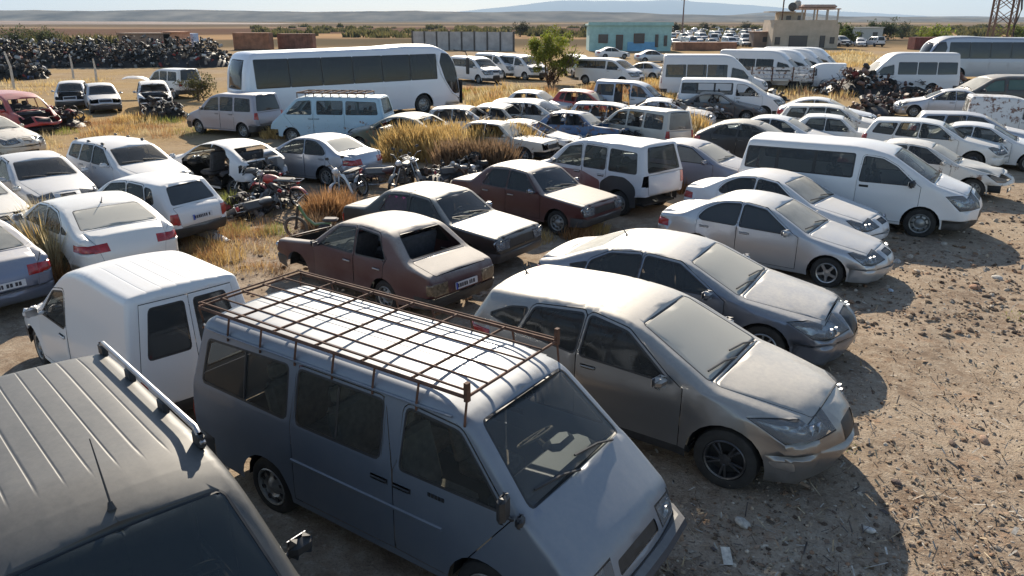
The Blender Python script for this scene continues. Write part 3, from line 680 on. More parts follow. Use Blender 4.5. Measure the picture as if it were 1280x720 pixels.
SP['panelvan'] = dict(L=4.23, W=1.68, sill=.24, R=.29, Ra=.35, wf=.80, wr=3.50, belt=(.95, 1.0), tum=.13, crease=.70, ck=.008, tapf=(1.1, .09), tapr=(.6, .03),
    top=[(.08, .22, .05, .12, .08), (.00, .38, .08, .18, .12), (.03, .56, .08, .18, .12), (.20, .70, .14, .13, .06), (1.08, .94, .1, .07, .04), (1.72, 1.40, .2, .07, .05), (2.15, 1.70, .25, .09, .03), (2.65, 1.80, .4, .10, .03), (4.10, 1.80, .07, .09, .04), (4.19, 1.05, .2, .06, .03), (4.21, .80, .1, .08, .03), (4.22, .45, .06, .1, .04), (4.15, .28, .04, .08, .03)],
    hood=(3, 4), ws=(4, 5), rw=(8, 9), split=1, rwm0=.16, rwm1=.02, rwm=.15, ribs=(7, 8, 6, .005), wins=[[(1.36, .97), (1.80, 1.36), (2.18, 1.44), (2.22, .98)]],
    doors=[door(0, 1.2, 2.30)], head=(.54, .68, .40, .58), tail=(.62, .84, .10, .86), grille=[(.55, .65, .45)], bumper=(.46, .42, .40, 'bump'), mirror=(1.38, .97), seats=[1.9], pf=.34, pr=.62)
SP['minivan'] = dict(L=4.36, W=1.80, sill=.28, R=.315, Ra=.38, wf=.88, wr=3.56, belt=(1.08, 1.10), tum=.16, crease=.78, ck=.010, tapf=(1.1, .10), tapr=(.7, .04),
    top=[(.10, .25, .05, .12, .08), (.00, .42, .08, .18, .12), (.03, .68, .08, .18, .12), (.20, .86, .14, .13, .06), (1.00, 1.09, .1, .07, .05), (1.58, 1.60, .22, .08, .05), (2.1, 1.78, .4, .10, .03), (4.14, 1.80, .09, .10, .03), (4.27, 1.10, .08, .07, .04), (4.32, .86, .08, .10, .05), (4.34, .50, .08, .13, .06), (4.25, .30, .05, .1, .04)],
    hood=(3, 4), ws=(4, 5), rw=(7, 8), deck=(8, 10), wins=[[(1.32, 1.10), (1.76, 1.55), (2.18, 1.63), (2.22, 1.11)], [(2.34, 1.11), (2.34, 1.64), (3.04, 1.64), (3.04, 1.12)], [(3.18, 1.12), (3.18, 1.64), (4.00, 1.62), (4.06, 1.14)]],
    doors=[door(0, 1.12, 2.28), door(1, 2.30, 3.10)], head=(.66, .84, .40, .58), tail=(.80, 1.08, .10, .86), grille=[(.66, .78, .45), (.34, .46, .5)], bumper=(.54, .46, .42, 'bump'), mirror=(1.34, 1.10), mirs=1.1, seats=[2.0, 2.9], pf=.46, pr=.74)
SP['connect'] = dict(SP['minivan'], side=[dict(key='patchA', nm='rear_fender', poly=[(2.95, .2), (2.95, .80), (3.25, 1.0), (3.75, 1.02), (4.08, .80), (4.1, .2)], mat='dark', r=.1), dict(key='patchB', nm='side_panel', poly=[(.95, .2), (1.05, .98), (2.3, 1.0), (2.94, .82), (2.94, .2)], mat='mar', r=.08)])
SP['blackvan'] = dict(SP['minivan'], L=4.5, W=1.86, belt=(1.12, 1.14), wf=.9, wr=3.65,
    top=[(.10, .25, .05, .12, .08), (.00, .42, .08, .18, .12), (.03, .70, .08, .18, .12), (.20, .90, .14, .13, .06), (.98, 1.14, .1, .07, .05), (1.66, 1.70, .25, .08, .07), (2.1, 1.84, .4, .10, .03), (4.28, 1.84, .09, .10, .03), (4.41, 1.14, .08, .07, .04), (4.46, .86, .08, .10, .05), (4.48, .50, .08, .13, .06), (4.39, .30, .05, .1, .04)], ribs=(6, 7, 7, .008))
SP['van'] = dict(L=5.34, W=1.99, sill=.27, R=.345, Ra=.41, wf=1.00, wr=4.30, belt=(1.20, 1.22), tum=.17, crease=.92, ck=.014, ck2=.010, flare=.02, tapf=(1.3, .14), tapr=(.7, .03),
    top=[(.16, .25, .06, .16, .10), (.02, .45, .1, .24, .18), (.04, .80, .1, .24, .17), (.20, 1.02, .14, .18, .09), (.86, 1.24, .1, .08, .06), (1.80, 1.82, .25, .08, .06), (2.5, 1.96, .6, .12, .03), (5.12, 1.94, .10, .12, .03), (5.26, 1.2, .1, .08, .05), (5.31, .9, .1, .1, .05), (5.33, .6, .08, .12, .06), (5.26, .3, .05, .1, .04)],
    hood=(3, 4), ws=(4, 5), rw=(7, 8), deck=(8, 10), wins=[[(1.22, 1.20), (1.66, 1.56), (1.98, 1.71), (2.36, 1.74), (2.40, 1.19)], [(2.60, 1.27), (2.60, 1.76), (3.42, 1.76), (3.42, 1.27)], [(3.50, 1.27), (3.50, 1.76), (4.30, 1.75), (4.30, 1.27)], [(4.38, 1.27), (4.38, 1.75), (5.04, 1.73), (5.08, 1.29)]],
    doors=[door(0, 1.10, 2.45)], head=(.72, .96, .56, .48), tail=(.80, 1.3, .08, .88), grille=[(.82, .94, .40), (.42, .66, .55)], bumper=(.48, .56, .45, 'bump'), mirror=(1.26, 1.20), mirs=1.25, seats=[1.9, 2.8], pf=.40, pr=.7,
    side=[dict(key=None, nm=None, poly=[(2.56, 1.23), (2.56, 1.80), (5.10, 1.78), (5.13, 1.25)], mat='gap', slot='body', r=.06)])
SP['oldvan'] = dict(L=4.85, W=1.69, sill=.30, R=.31, Ra=.37, wf=.95, wr=3.62, belt=(1.18, 1.18), tum=.17, crease=.84, ck=.012, ck2=.012, flare=.012, tapf=(.6, .05), tapr=(.6, .03),
    top=[(.06, .32, .03, .08, .05), (.00, .45, .04, .10, .07), (.02, .60, .04, .10, .06), (.12, .84, .10, .10, .06), (.58, 1.20, .08, .06, .05), (1.16, 1.77, .10, .07, .05), (1.55, 1.86, .2, .10, .03), (4.62, 1.86, .12, .10, .03), (4.78, 1.2, .1, .08, .04), (4.83, .9, .1, .1, .04), (4.84, .5, .06, .12, .05), (4.76, .34, .04, .1, .04)],
    ws=(4, 5), rw=(7, 8), deck=(8, 10), wsm=.045, ribs=(6, 7, 6, .006), wins=[[(.80, 1.19), (1.26, 1.66), (1.80, 1.70), (1.83, 1.19)], [(2.08, 1.20), (2.08, 1.69), (3.12, 1.69), (3.12, 1.20)], [(3.28, 1.20), (3.28, 1.69), (4.48, 1.66), (4.56, 1.22)]],
    doors=[door(0, .70, 1.90, d0b=1.32, hd=1.80, hz=1.02), door(1, 1.92, 3.20, hd=2.06, hz=1.02)], head=(.62, .76, .10, .62), tail=(.70, .95, .10, .80), grille=[(.63, .74, .5)], bumper=(.58, .40, .40, 'bump'), mirror=None, seats=[1.75, 2.6, 3.5], tilt=.9, fire=.74)
SP['oldvan'].pop('mirror')
SP['minibus'] = dict(L=6.7, W=2.0, sill=.32, R=.35, Ra=.42, wf=1.0, wr=4.9, belt=(1.25, 1.25), tum=.07, crease=.9, ck=.012, tapf=(1.3, .12), tapr=(.5, .03),
    top=[(.12, .3, .05, .15, .1), (.01, .5, .1, .22, .15), (.04, .85, .1, .22, .15), (.22, 1.05, .14, .16, .08), (.86, 1.26, .1, .08, .06), (1.66, 2.02, .2, .09, .06), (2.3, 2.58, .4, .16, .05), (2.9, 2.66, .4, .16, .03), (6.5, 2.64, .15, .14, .03), (6.62, 1.3, .1, .08, .04), (6.66, .9, .1, .1, .04), (6.68, .6, .08, .12, .05), (6.6, .36, .05, .1, .04)],
    hood=(3, 4), ws=(4, 5), rw=(8, 9), rwm0=.25, deck=(9, 11), wins=[[(1.2, 1.26), (1.62, 1.72), (2.28, 1.88), (2.32, 1.25)], [(2.6, 1.3), (2.6, 2.05), (3.78, 2.05), (3.78, 1.3)], [(3.88, 1.3), (3.88, 2.05), (5.05, 2.05), (5.05, 1.3)], [(5.15, 1.3), (5.15, 2.05), (6.35, 2.04), (6.38, 1.32)]],
    doors=[door(0, 1.08, 2.42)], head=(.74, 1.0, .4, .52), tail=(.9, 1.5, .08, .88), grille=[(.62, .96, .42)], bumper=(.56, .56, .45, 'bump'), mirror=(1.24, 1.26), mirs=1.4)
SP['bus'] = dict(L=12.2, W=2.55, sill=.34, R=.50, Ra=.60, wf=2.65, wr=9.0, belt=(1.75, 1.72), tum=.03, crease=1.0, ck=.012, flare=.01, tapf=(1.2, .16), tapr=(.6, .06),
    top=[(.14, .32, .06, .2, .12), (.02, .6, .1, .32, .2), (.05, 1.15, .2, .34, .22), (.24, 2.2, .5, .30, .22), (.60, 2.95, .4, .22, .16), (1.5, 3.42, .5, .16, .08), (3.4, 3.48, .6, .14, .05), (4.6, 3.40, .5, .14, .04), (11.7, 3.32, .3, .18, .04), (12.05, 2.6, .3, .2, .08), (12.15, 1.6, .3, .2, .08), (12.19, .8, .2, .2, .08), (12.1, .36, .06, .15, .05)],
    ws=(2, 4), rw=(8, 10), rwm0=.35, rwm1=.15, rwm=.25, wsm=.12, wins=[[(.25, 1.0), (.40, 2.3), (.85, 3.0), (1.35, 3.05), (1.5, 2.6), (1.2, 1.7), (.75, .95)]] + [[(1.72 + i * 1.66, 1.78), (1.72 + i * 1.66, 3.02), (3.34 + i * 1.66, 3.02), (3.34 + i * 1.66, 1.78)] for i in range(6)],
    doors=[], head=(.5, .72, .4, .6), tail=(.9, 1.4, .1, .8), bumper=(.46, 1.2, 1.2, 'paint'),
    side=[dict(key='hatch%d' % i, nm='luggage_hatch', poly=[(3.5 + i * 1.55, .5), (3.5 + i * 1.55, 1.5), (5.0 + i * 1.55, 1.5), (5.0 + i * 1.55, .5)], mat='paint', off=.006) for i in range(3)])
NEAR = ['connect', 'suv', 'sedan_new', 'sedan_90', 'sedan_box', 'sedan_r12', 'hatch', 'fast', 'wagon', 'panelvan', 'minivan', 'blackvan', 'van', 'oldvan', 'minibus']
for k in NEAR: build_type(k, SP[k], .12, 0)
build_type('bus', SP['bus'], .3, 0)
for k in ('sedan_90', 'hatch', 'minivan', 'van'): build_type(k + '_far', SP[k], .3, 1)

# ------------------------------------------------------------------ ground, far terrain
from mathutils import noise as mnoise
def axis(a, b, step, far, g=1.13):
    c = list(np.arange(a, b, step)); s = step; x = c[-1]; up = []
    while x < far: s *= g; x += s; up.append(x)
    s = step; x = a; dn = []
    while x > -far: s *= g; x -= s; dn.append(x)
    return np.array(dn[::-1] + c + up)
def ground():
    xs = axis(-13, 14, .14, 30000); ys = axis(4.5, 26, .13, 30000); ys = ys[ys > -400]
    nx, ny = len(xs), len(ys); co = np.zeros((ny, nx, 3)); co[..., 0] = xs[None]; co[..., 1] = ys[:, None]
    for j in range(ny):
        for i in range(nx):
            x, y = xs[i], ys[j]; z = gz(x, y)
            if y < 140 and abs(x) < 140: z += .018 * mnoise.noise((x * 1.9, y * 1.9, 0)) + .010 * mnoise.noise((x * 6, y * 6, 3))
            co[j, i, 2] = z
    idx = np.arange(nx * ny).reshape(ny, nx); f = np.stack([idx[:-1, :-1], idx[:-1, 1:], idx[1:, 1:], idx[1:, :-1]], -1).reshape(-1, 4)
    me = bpy.data.meshes.new('ground'); me.from_pydata(co.reshape(-1, 3).tolist(), [], f.tolist()); me.shade_smooth()
    m, t, b, N, Lk = nt('dirt')
    n1 = noise(t, .55, 6, .6); n2 = noise(t, 4.5, 8, .7); n3 = noise(t, 38, 5, .7); n0 = noise(t, .07, 4, .6)
    c = mixc(t, mrange(t, n1.outputs[0], .35, .65, 0, 1), (.225, .165, .118), (.375, .295, .215))
    c = mixc(t, mrange(t, n2.outputs[0], .42, .64, 0, .75), c, (.43, .355, .27))
    c = mixc(t, mrange(t, n3.outputs[0], .50, .68, 0, .55), c, (.085, .060, .045))
    n5 = noise(t, 1.4, 7, .72, w=(7, 2, 0)); c = mixc(t, mrange(t, n5.outputs[0], .52, .66, 0, .7), c, (.165, .120, .088)); n6 = noise(t, 2.1, 7, .7, w=(1, 9, 4)); c = mixc(t, mrange(t, n6.outputs[0], .57, .68, 0, .55), c, (.37, .235, .15))
    n7 = noise(t, 13, 6, .75, w=(3, 3, 0)); c = mixc(t, mrange(t, n7.outputs[0], .56, .64, 0, .7), c, (.48, .41, .32))
    vo = N('ShaderNodeTexVoronoi'); vo.inputs['Scale'].default_value = 26; tc = N('ShaderNodeTexCoord'); Lk(tc.outputs['Object'], vo.inputs['Vector'])
    peb = mrange(t, vo.outputs['Distance'], .12, .26, 1, 0); sel = math_(t, 'MULTIPLY', peb, mrange(t, n2.outputs[0], .5, .6, 0, .8))
    c = mixc(t, sel, c, mixc(t, vo.outputs['Color'], (.20, .165, .13), (.44, .39, .33)))
    # straw coloured stubble further back in the yard, fields beyond it
    sep = N('ShaderNodeSeparateXYZ'); Lk(tc.outputs['Object'], sep.inputs[0])
    straw = math_(t, 'MULTIPLY', mrange(t, sep.outputs[1], 15, 34, 0, 1), mrange(t, n0.outputs[0], .38, .58, .15, .95))
    c = mixc(t, math_(t, 'MULTIPLY', straw, mrange(t, n2.outputs[0], .3, .6, .3, 1)), c, (.36, .25, .12))
    # fields: strips of plough land, stubble and scrub, edges bent by noise
    mp = N('ShaderNodeMapping'); mp.inputs['Scale'].default_value = (.0045, .0016, 1); Lk(tc.outputs['Object'], mp.inputs[0])
    nf = N('ShaderNodeTexNoise'); nf.inputs['Scale'].default_value = 1; nf.inputs['Detail'].default_value = 6; Lk(mp.outputs[0], nf.inputs['Vector'])
    lg = math_(t, 'LOGARITHM', math_(t, 'MAXIMUM', sep.outputs[1], 10.0), 10.0); lg = math_(t, 'ADD', lg, mrange(t, nf.outputs[0], .3, .7, -.09, .09))
    cr_ = N('ShaderNodeValToRGB'); el = cr_.color_ramp.elements
    stops = [(2.10, (.34, .24, .14)), (2.17, (.13, .105, .07)), (2.28, (.12, .098, .068)), (2.32, (.42, .27, .155)), (2.43, (.38, .25, .14)), (2.47, (.115, .068, .052)), (2.70, (.13, .082, .062)), (2.74, (.33, .23, .145)), (2.80, (.14, .108, .08)), (3.0, (.13, .105, .078)), (3.04, (.34, .25, .16)), (3.2, (.13, .11, .082)), (3.5, (.11, .10, .08))]
    el.remove(el[1]); el[0].position = 0; el[0].color = (*stops[0][1], 1)
    for p_, c_ in stops: el.new((p_ - 2) / 1.6).color = (*c_, 1)
    Lk(mrange(t, lg, 2, 3.6, 0, 1), cr_.inputs[0])
    fld = mixc(t, mrange(t, noise(t, .012, 6, .7).outputs[0], .4, .62, 0, .45), cr_.outputs[0], (.17, .125, .085))
    c = mixc(t, mrange(t, sep.outputs[1], 118, 150, 0, 1), c, fld)
    Lk(c, b.inputs['Base Color']); b.inputs['Roughness'].default_value = 1; b.inputs['Specular IOR Level'].default_value = 0
    hh = math_(t, 'ADD', math_(t, 'MULTIPLY', n2.outputs[0], .6), math_(t, 'ADD', math_(t, 'MULTIPLY', n3.outputs[0], .5), math_(t, 'MULTIPLY', sel, .35)))
    bump(t, b, hh, .75, .05)
    tag(link('ground', me, None, [m]), kind='structure')
ground()

def ridge(name, y, x0, x1, hfun, depth, mat, nx=160, ny=14):
    v = []; f = []
    for j in range(ny + 1):
        u = j / ny
        for i in range(nx + 1):
            x = x0 + (x1 - x0) * i / nx; h = hfun(x); prof = math.sin(min(1, u / .45) * math.pi / 2) if u < .45 else (1 - .2 * (u - .45))
            n = mnoise.fractal((x / depth * 2.2, u * 2.3, y * .001), 1.0, 2.0, 5)
            v.append((x, y + depth * u + n * depth * .08, h * prof * (1 + .22 * n * (1 - u)) - 2))
    for j in range(ny):
        for i in range(nx): a = j * (nx + 1) + i; f.append((a, a + 1, a + nx + 2, a + nx + 1))
    me = bpy.data.meshes.new(name); me.from_pydata(v, [], f); me.shade_smooth(); return tag(link(name, me, None, [mat]), kind='structure')
M_PLATEAU = simple('plateau_soil', (.12, .105, .085), .95, 0, .8, .006, 0); M_MOUNT = simple('mountain_soil', (.09, .085, .075), .95, 0, .3, .0006, 0)
MATS['plateau_soil'].node_tree.nodes['Principled BSDF'].inputs['Specular IOR Level'].default_value = 0; MATS['mountain_soil'].node_tree.nodes['Principled BSDF'].inputs['Specular IOR Level'].default_value = 0
M_MESA = simple('mesa_soil', (.13, .08, .062), .95, 0, .4, .02, 0)
def hp(x):  # long flat plateau on the left half, lower to the right
    e = 1 / (1 + math.exp((x - 900) / 500)); return 14 + 34 * e + 5 * mnoise.noise((x * .0016, 1, 0)) + 2.5 * mnoise.noise((x * .008, 7, 0))
ridge('plateau', 3300, -5200, 6000, hp, 900, M_PLATEAU)
ridge('brown_rise', 900, -1500, -250, lambda x: 6.5 * max(0, math.sin((x + 1500) / 1250 * math.pi)) ** .5 + 1.2 * mnoise.noise((x * .01, 2, 0)), 220, M_MESA, 80, 8)
ridge('low_hills', 5200, 300, 7000, lambda x: 26 + 16 * mnoise.noise((x * .0011, 3, 0)) + 34 * math.exp(-((x - 1850) / 330) ** 2), 900, M_PLATEAU, 120, 10)
def hm(x): return 30 + 420 * math.exp(-((x - 2900) / 4600) ** 2) * (1 + .10 * mnoise.noise((x * .0005, 5, 0))) + 60 * mnoise.noise((x * .0003, 9, 0))
ridge('mountain', 17000, -9000, 19000, hm, 4000, M_MOUNT, 180, 14)

# ------------------------------------------------------------------ paints
paint('white_a', (.66, .66, .66), 0, .34, .42); paint('white_b', (.60, .61, .63), 0, .4, .55); paint('white_c', (.68, .67, .64), 0, .36, .35); paint('white_old', (.58, .57, .54), 0, .5, .6, rust=.15)
paint('white_rust', (.60, .60, .60), 0, .5, .5, rust=.45); paint('cream', (.55, .50, .42), 0, .5, .65, rust=.25)
paint('suv_grey', (.20, .198, .20), .75, .32, .72, coat=.7); paint('superb_blue', (.125, .15, .20), .7, .32, .72, coat=.7); paint('silver', (.42, .44, .47), .7, .36, .55)
paint('silver_b', (.33, .36, .42), .65, .4, .5); paint('blue_grey', (.17, .20, .28), .5, .4, .62); paint('van_silver', (.15, .18, .225), .45, .50, .28, fade=.22)
paint('black_paint', (.010, .011, .013), .0, .40, .70, coat=.12); paint('black_roof', (.034, .036, .037), .15, .50, .16, coat=.10); paint('maroon', (.055, .012, .014), 0, .5, .72, fade=.12, coat=.1); paint('maroon_b', (.060, .010, .013), 0, .42, .62, coat=.15)
paint('lightblue', (.30, .45, .55), 0, .5, .45, rust=.03); paint('grey_mauve', (.30, .29, .33), .4, .42, .5); paint('red_paint', (.36, .025, .022), 0, .5, .28, rust=.15)
paint('blue_wreck', (.06, .13, .26), 0, .5, .5, rust=.5); paint('green_dark', (.05, .07, .05), 0, .5, .6, rust=.3); paint('champagne', (.45, .43, .38), .3, .42, .5); paint('connect_mix', (.48, .49, .52), 0, .45, .45)
paint('burnt', (.10, .075, .06), .1, .8, .4, rust=.8); paint('dark_wreck', (.05, .05, .055), .2, .6, .6, rust=.3); paint('bus_white', (.62, .66, .72), .1, .35, .25)
m_pink = simple('pink_cloth', (.45, .07, .22), .9, 0, .3, 12)
def mt(p, **k): return dict(paint=MATS[p], **k)
def at(px, py, z): g = G(px, py, z); return (g.x, g.y)
ROOFZ = dict(suv=1.66, sedan_new=1.46, sedan_90=1.41, sedan_box=1.4, sedan_r12=1.42, hatch=1.42, fast=1.46, wagon=1.49, panelvan=1.82, minivan=1.81, van=1.98, oldvan=1.9, minibus=2.68, bus=3.4)
def VR(tp, name, label, cat, px, py, head, mats, **k):
    """placed by the pixel of its roof centre; distance follows from the roof's real height"""
    base = tp.replace('_far', ''); x, y = at(px, py, ROOFZ[base]); dx = SP[base]['L'] * .07   # roof centre sits a little behind the middle
    return V(tp, name, label, cat, (x + dx * math.cos(rad(head)), y + dx * math.sin(rad(head))), head, mats, **k)

# ------------------------------------------------------------------ the near row on the right
ROW = 'vehicles parked in the row facing the dirt track'
suv = V('suv', 'parked_suv', 'dusty grey five door SUV with black alloy wheels beside the old silver van', 'car', (1.67, 8.42), -35.1, mt('suv_grey', wglass=G_VDUSTY, glass=G_DARK, rglass=G_DUSTY), wheels='twin', rimmat=M_RIMDARK, group=ROW)
V('sedan_new', 'parked_sedan', 'dusty blue grey saloon between the grey SUV and the silver saloon', 'car', (2.76, 11.34), -31, mt('superb_blue', wglass=G_VDUSTY, glass=G_DARK), wheels='multi', rimmat=M_RIMALLOY, group=ROW)
V('sedan_90', 'parked_sedan', 'silver saloon with red tail light and broken front bumper corner', 'car', (5.24, 14.92), -37, mt('silver', glass=G_BLACK, wglass=G_DUSTY), wheels='star', rimmat=M_RIMALLOY, group=ROW)
V('sedan_90', 'parked_sedan', 'white saloon squeezed between the silver saloon and the white passenger van', 'car', (6.25, 17.23), -41, mt('white_b', glass=G_DARK, wglass=G_DUSTY), group=ROW)
V('van', 'passenger_van', 'long white passenger van with dark window band and steel wheels, casting the widest shadow', 'van', (8.44, 18.60), -33, mt('white_a', glass=G_DARK, wglass=G_CLEAR, handle=M_TRIM, mirror=M_TRIM), wheels='steel', group=ROW)
VR('sedan_90', 'wrecked_sedan', 'crumpled white saloon with grey hood and smashed front, behind the white passenger van', 'car', 1143, 176, -33, mt('white_old', hoodpaint=MATS['champagne'], wglass=G_DUSTY), omit=('bumperF', 'headlight'), dent=.07, seed=3, group=ROW)
VR('wagon', 'parked_hatchback', 'white tall hatchback with red tail lamp behind the crumpled white saloon', 'car', 1157, 150, -32, mt('white_c', glass=G_CLEAR, wglass=G_CLEAR), group=ROW, wheels='steel', rimmat=M_RIMDARK)
VR('sedan_90', 'parked_sedan', 'white saloon at the right edge behind the white tall hatchback', 'car', 1222, 153, -32, mt('white_a', glass=G_CLEAR, wglass=G_CLEAR), group=ROW)
VR('wagon', 'parked_estate', 'long silver white estate car at the right edge above two white cars', 'car', 1210, 139, -25, mt('silver_b', glass=G_DARK, hoodpaint=MATS['white_b']), group=ROW)
VR('fast', 'parked_hatchback', 'black sloping hatchback with pale dusty roof left of the white passenger van', 'car', 938, 151, -26, mt('black_paint', glass=G_CLEAR), group=ROW)
VR('sedan_90', 'parked_sedan', 'white saloon directly behind the black sloping hatchback', 'car', 970, 144, -28, mt('white_a', glass=G_DARK), group=ROW)
VR('sedan_box', 'parked_sedan', 'boxy cream white old saloon in front of two white roofs, right of the black hatchback', 'car', 1030, 142, -24, mt('white_c', glass=G_CLEAR), group=ROW)
VR('wagon', 'parked_estate', 'white estate car, middle of three overlapping roofs behind the passenger van', 'car', 1036, 131, -24, mt('white_old', glass=G_CLEAR), group=ROW)
VR('fast', 'parked_hatchback', 'white hatchback with red tail lamp, rearmost of three overlapping roofs', 'car', 1027, 121, -24, mt('white_a', glass=G_CLEAR), group=ROW)

# ------------------------------------------------------------------ foreground vans
ov = V('oldvan', 'old_van', 'old silver grey passenger van with a rusty roof rack in the foreground', 'van', (-.96, 6.47), -34.7, mt('van_silver', glass=G_CLEAR, wglass=glass('glass_van', (.02, .03, .045), .62, .10), rglass=G_CLEAR, seat=M_SEATL, steer=M_SEATL, handle=M_TRIM, lamp=M_LAMP), wheels='steel')
bv = V('blackvan', 'black_van', 'black ribbed roof van with silver roof rails in the bottom left corner', 'van', (-2.90, 4.47), -46.5, mt('black_roof', glass=G_DARK, wglass=glass('glass_deep', (.012, .018, .020), .10, .02), mirror=M_TRIM), wheels='steel')
cv = V('panelvan', 'panel_van', 'small white panel van with two rear doors beside the black van', 'van', (-5.25, 9.66), 137, mt('white_a', glass=G_DARK, rglass=G_BLACK, wglass=G_DARK), wheels='steel')

# roof rack of the old van (a part of the van), its mirrors, wipers, trim
root, made, md, t = ov; X = t['X']
rk = MB(); xr0, xr1, yr, zr = X(1.22), X(4.66), .66, 1.955
for sg in (-1, 1):
    rk.tube([(xr0, sg * yr, zr), (xr1, sg * yr, zr)], .016); rk.tube([(xr0, sg * (yr - .03), zr + .045), (xr1, sg * (yr - .03), zr + .045)], .010)
    for i in range(8):
        x = xr0 + (xr1 - xr0) * i / 7; y0 = t['yat'](4.85 / 2 - x, 1.74)
        rk.tube([(x, sg * (y0 + .012), 1.72), (x, sg * (y0 + .0), 1.80), (x, sg * yr, zr)], .011, 5)
for i in range(7): x = xr0 + (xr1 - xr0) * i / 6; rk.tube([(x, -yr, zr + .008), (x, yr, zr + .008)], .013)
for y in (-.40, -.13, .13, .40): rk.tube([(xr0, y, zr + .022), (xr1, y, zr + .022)], .009)
for sg in (-1, 1): rk.box((xr0 + .0, sg * yr, zr + .05), (.035, .045, .16))
rk.tube([(xr1, -yr, zr + .045), (xr1, yr, zr + .045)], .010)
o = link('roof_rack', rk.mesh('roof_rack'), root, [M_RUSTY]); o['label'] = 'rusty welded roof rack of crossed bars'
m = MB()
for sg in (-1,): 
    y0 = t['yat'](.80, 1.19); m.tube([(X(.72), sg * y0, 1.16), (X(.62), sg * (y0 + .10), 1.24), (X(.66), sg * (y0 + .16), 1.30)], .012); m.box((X(.66), sg * (y0 + .16), 1.36), (.07, .15, .22), bev=.03, rz=.2)
    m.box((X(.58), sg * (y0 + .06), 1.22), (.06, .12, .09), bev=.025, rz=.3)
link('mirror', m.mesh('mirror'), root, [M_TRIM])
tr = MB()
for sg in (-1, 1):
    pts = [(X(d), sg * (t['yat'](d, .80) + .006), .80) for d in np.linspace(1.36, 3.2, 12)]; tr.tube(pts, .016, 5)
link('side_moulding', tr.mesh('moulding'), root, [MATS['van_silver']])
bd = MB(); 
for i in range(5): d = 1.50 - i * .036; bd.box((X(d), -(t['yat'](d, 1.07) + .004), 1.07), (.028, .008, .036), rx=.05)
o = link('badge', bd.mesh('badge', False), root, [M_TRIM]); o['label'] = 'small dark five letter badge on the front door'
gm = MB()
for sg in (-1, 1):
    pts = [(X(d), sg * (t['yat'](d, 1.765) + .012), 1.765) for d in np.linspace(1.35, 4.65, 20)]; gm.tube(pts, .013, 5)
link('drip_rail', gm.mesh('drip'), root, [MATS['van_silver']])
for d in (2.60, 3.88):
    for sg in (-1, 1):
        w_ = MB(); w_.tube([(X(d), sg * (t['yat'](d, z) + .002), z) for z in np.linspace(1.22, 1.68, 6)], .012, 5); link('sliding_divider', w_.mesh('divider'), made[('door1' if d < 3 else 'win2', sg)] if ('door1' if d < 3 else 'win2', sg) in made else root, [M_TRIM])
bb = MB(); bb.tube([(X(.34), -.84, .50), (X(.10), -.82, .50), (X(-.03), -.72, .50), (X(-.06), -.3, .50), (X(-.06), .3, .50), (X(-.03), .72, .50), (X(.10), .82, .50), (X(.34), .84, .50)], .085, 8); link('bumper_bar', bb.mesh('bumper_bar'), root, [paint('bumper_blue', (.02, .026, .04), 0, .55, .25, coat=0)])
ind = MB(); ind.box((X(.16), -.72, .70), (.05, .10, .10), bev=.02); ind.box((X(.16), .72, .70), (.05, .10, .10), bev=.02)
link('indicator', ind.mesh('ind'), root, [M_AMBER])

# roof rails and whip antenna of the black van, mirror
root, made, md, t = bv; X = t['X']
for sg in (-1, 1):
    m = MB(); yy = .70
    P = [(X(d), sg * yy, 1.86 + .085 * min(1, min(d - 1.98, 4.30 - d) / .12)) for d in np.concatenate([[1.98, 2.02, 2.10], np.linspace(2.3, 4.0, 7), [4.18, 4.26, 4.30]])]
    m.tube(P, .022, 8); o = link('roof_rail', m.mesh('rail'), root, [simple('rail_alu', (.36, .36, .37), .35, .7, .15, 10, .1)])
    f = MB()
    for d in (2.06, 2.75, 3.5, 4.22): f.box((X(d), sg * yy, 1.865), (.16, .05, .12), bev=.02)
    link('rail_foot', f.mesh('foot'), o, [M_TRIM])
m = MB(); p, n = t['on'](t['si'][5] + .10, 0, 0); m.tube([p, p + Vector((-.02, 0, .05))], [.03, .014], 8); m.tube([p + Vector((-.02, 0, .05)), p + Vector((-.22, 0, .42))], [.008, .004], 5); link('antenna', m.mesh('ant'), root, [M_TRIM])

# ------------------------------------------------------------------ the middle rows
V('sedan_r12', 'wrecked_sedan', 'maroon boxy old saloon missing its rear window, rear end towards the grey SUV', 'car', (-2.44, 13.41), 140, mt('maroon', red=simple('old_lens', (.15, .115, .075), .25, 0, .6, 18, .3, coat=.4), handle=M_CHROME, mirror=M_TRIM), omit=('rear_window', ('win1', 1), ('win0', -1), 'hood', 'wheel0'), wheels='steel', keep_plate=True)
bs = V('sedan_box', 'parked_sedan', 'black boxy old saloon with pink cloth in its window and dusty pale hood', 'car', (-1.56, 15.68), -34.6, mt('black_paint', wglass=G_DARK, glass=G_DARK, mirror=M_CHROME, handle=M_CHROME), wheels='steel')
root, made, md, t = bs; m = MB(); 
gr = [[(t['X'](2.42 + .6 * i / 9), -(t['yat'](2.7, 1.0) - .09 + .015 * math.sin(i * 2.1 + j)), .86 + .40 * j / 6 + .015 * math.sin(i * 1.7)) for i in range(10)] for j in range(7)]
m.add([p for r in gr for p in r], [(j * 10 + i, j * 10 + i + 1, j * 10 + i + 11, j * 10 + i + 10) for j in range(6) for i in range(9)])
cl = link('pink_cloth', m.mesh('cloth'), root, [m_pink]); cl['label'] = 'crumpled pink cloth hung inside the rear side window'
V('sedan_box', 'parked_sedan', 'maroon boxy old saloon with dusty pink hood in front of the battered grey white van', 'car', (.51, 18.54), -40, mt('maroon_b', wglass=G_DARK, glass=G_DARK, hoodpaint=MATS['maroon'], handle=M_CHROME, mirror=M_CHROME), wheels='steel')
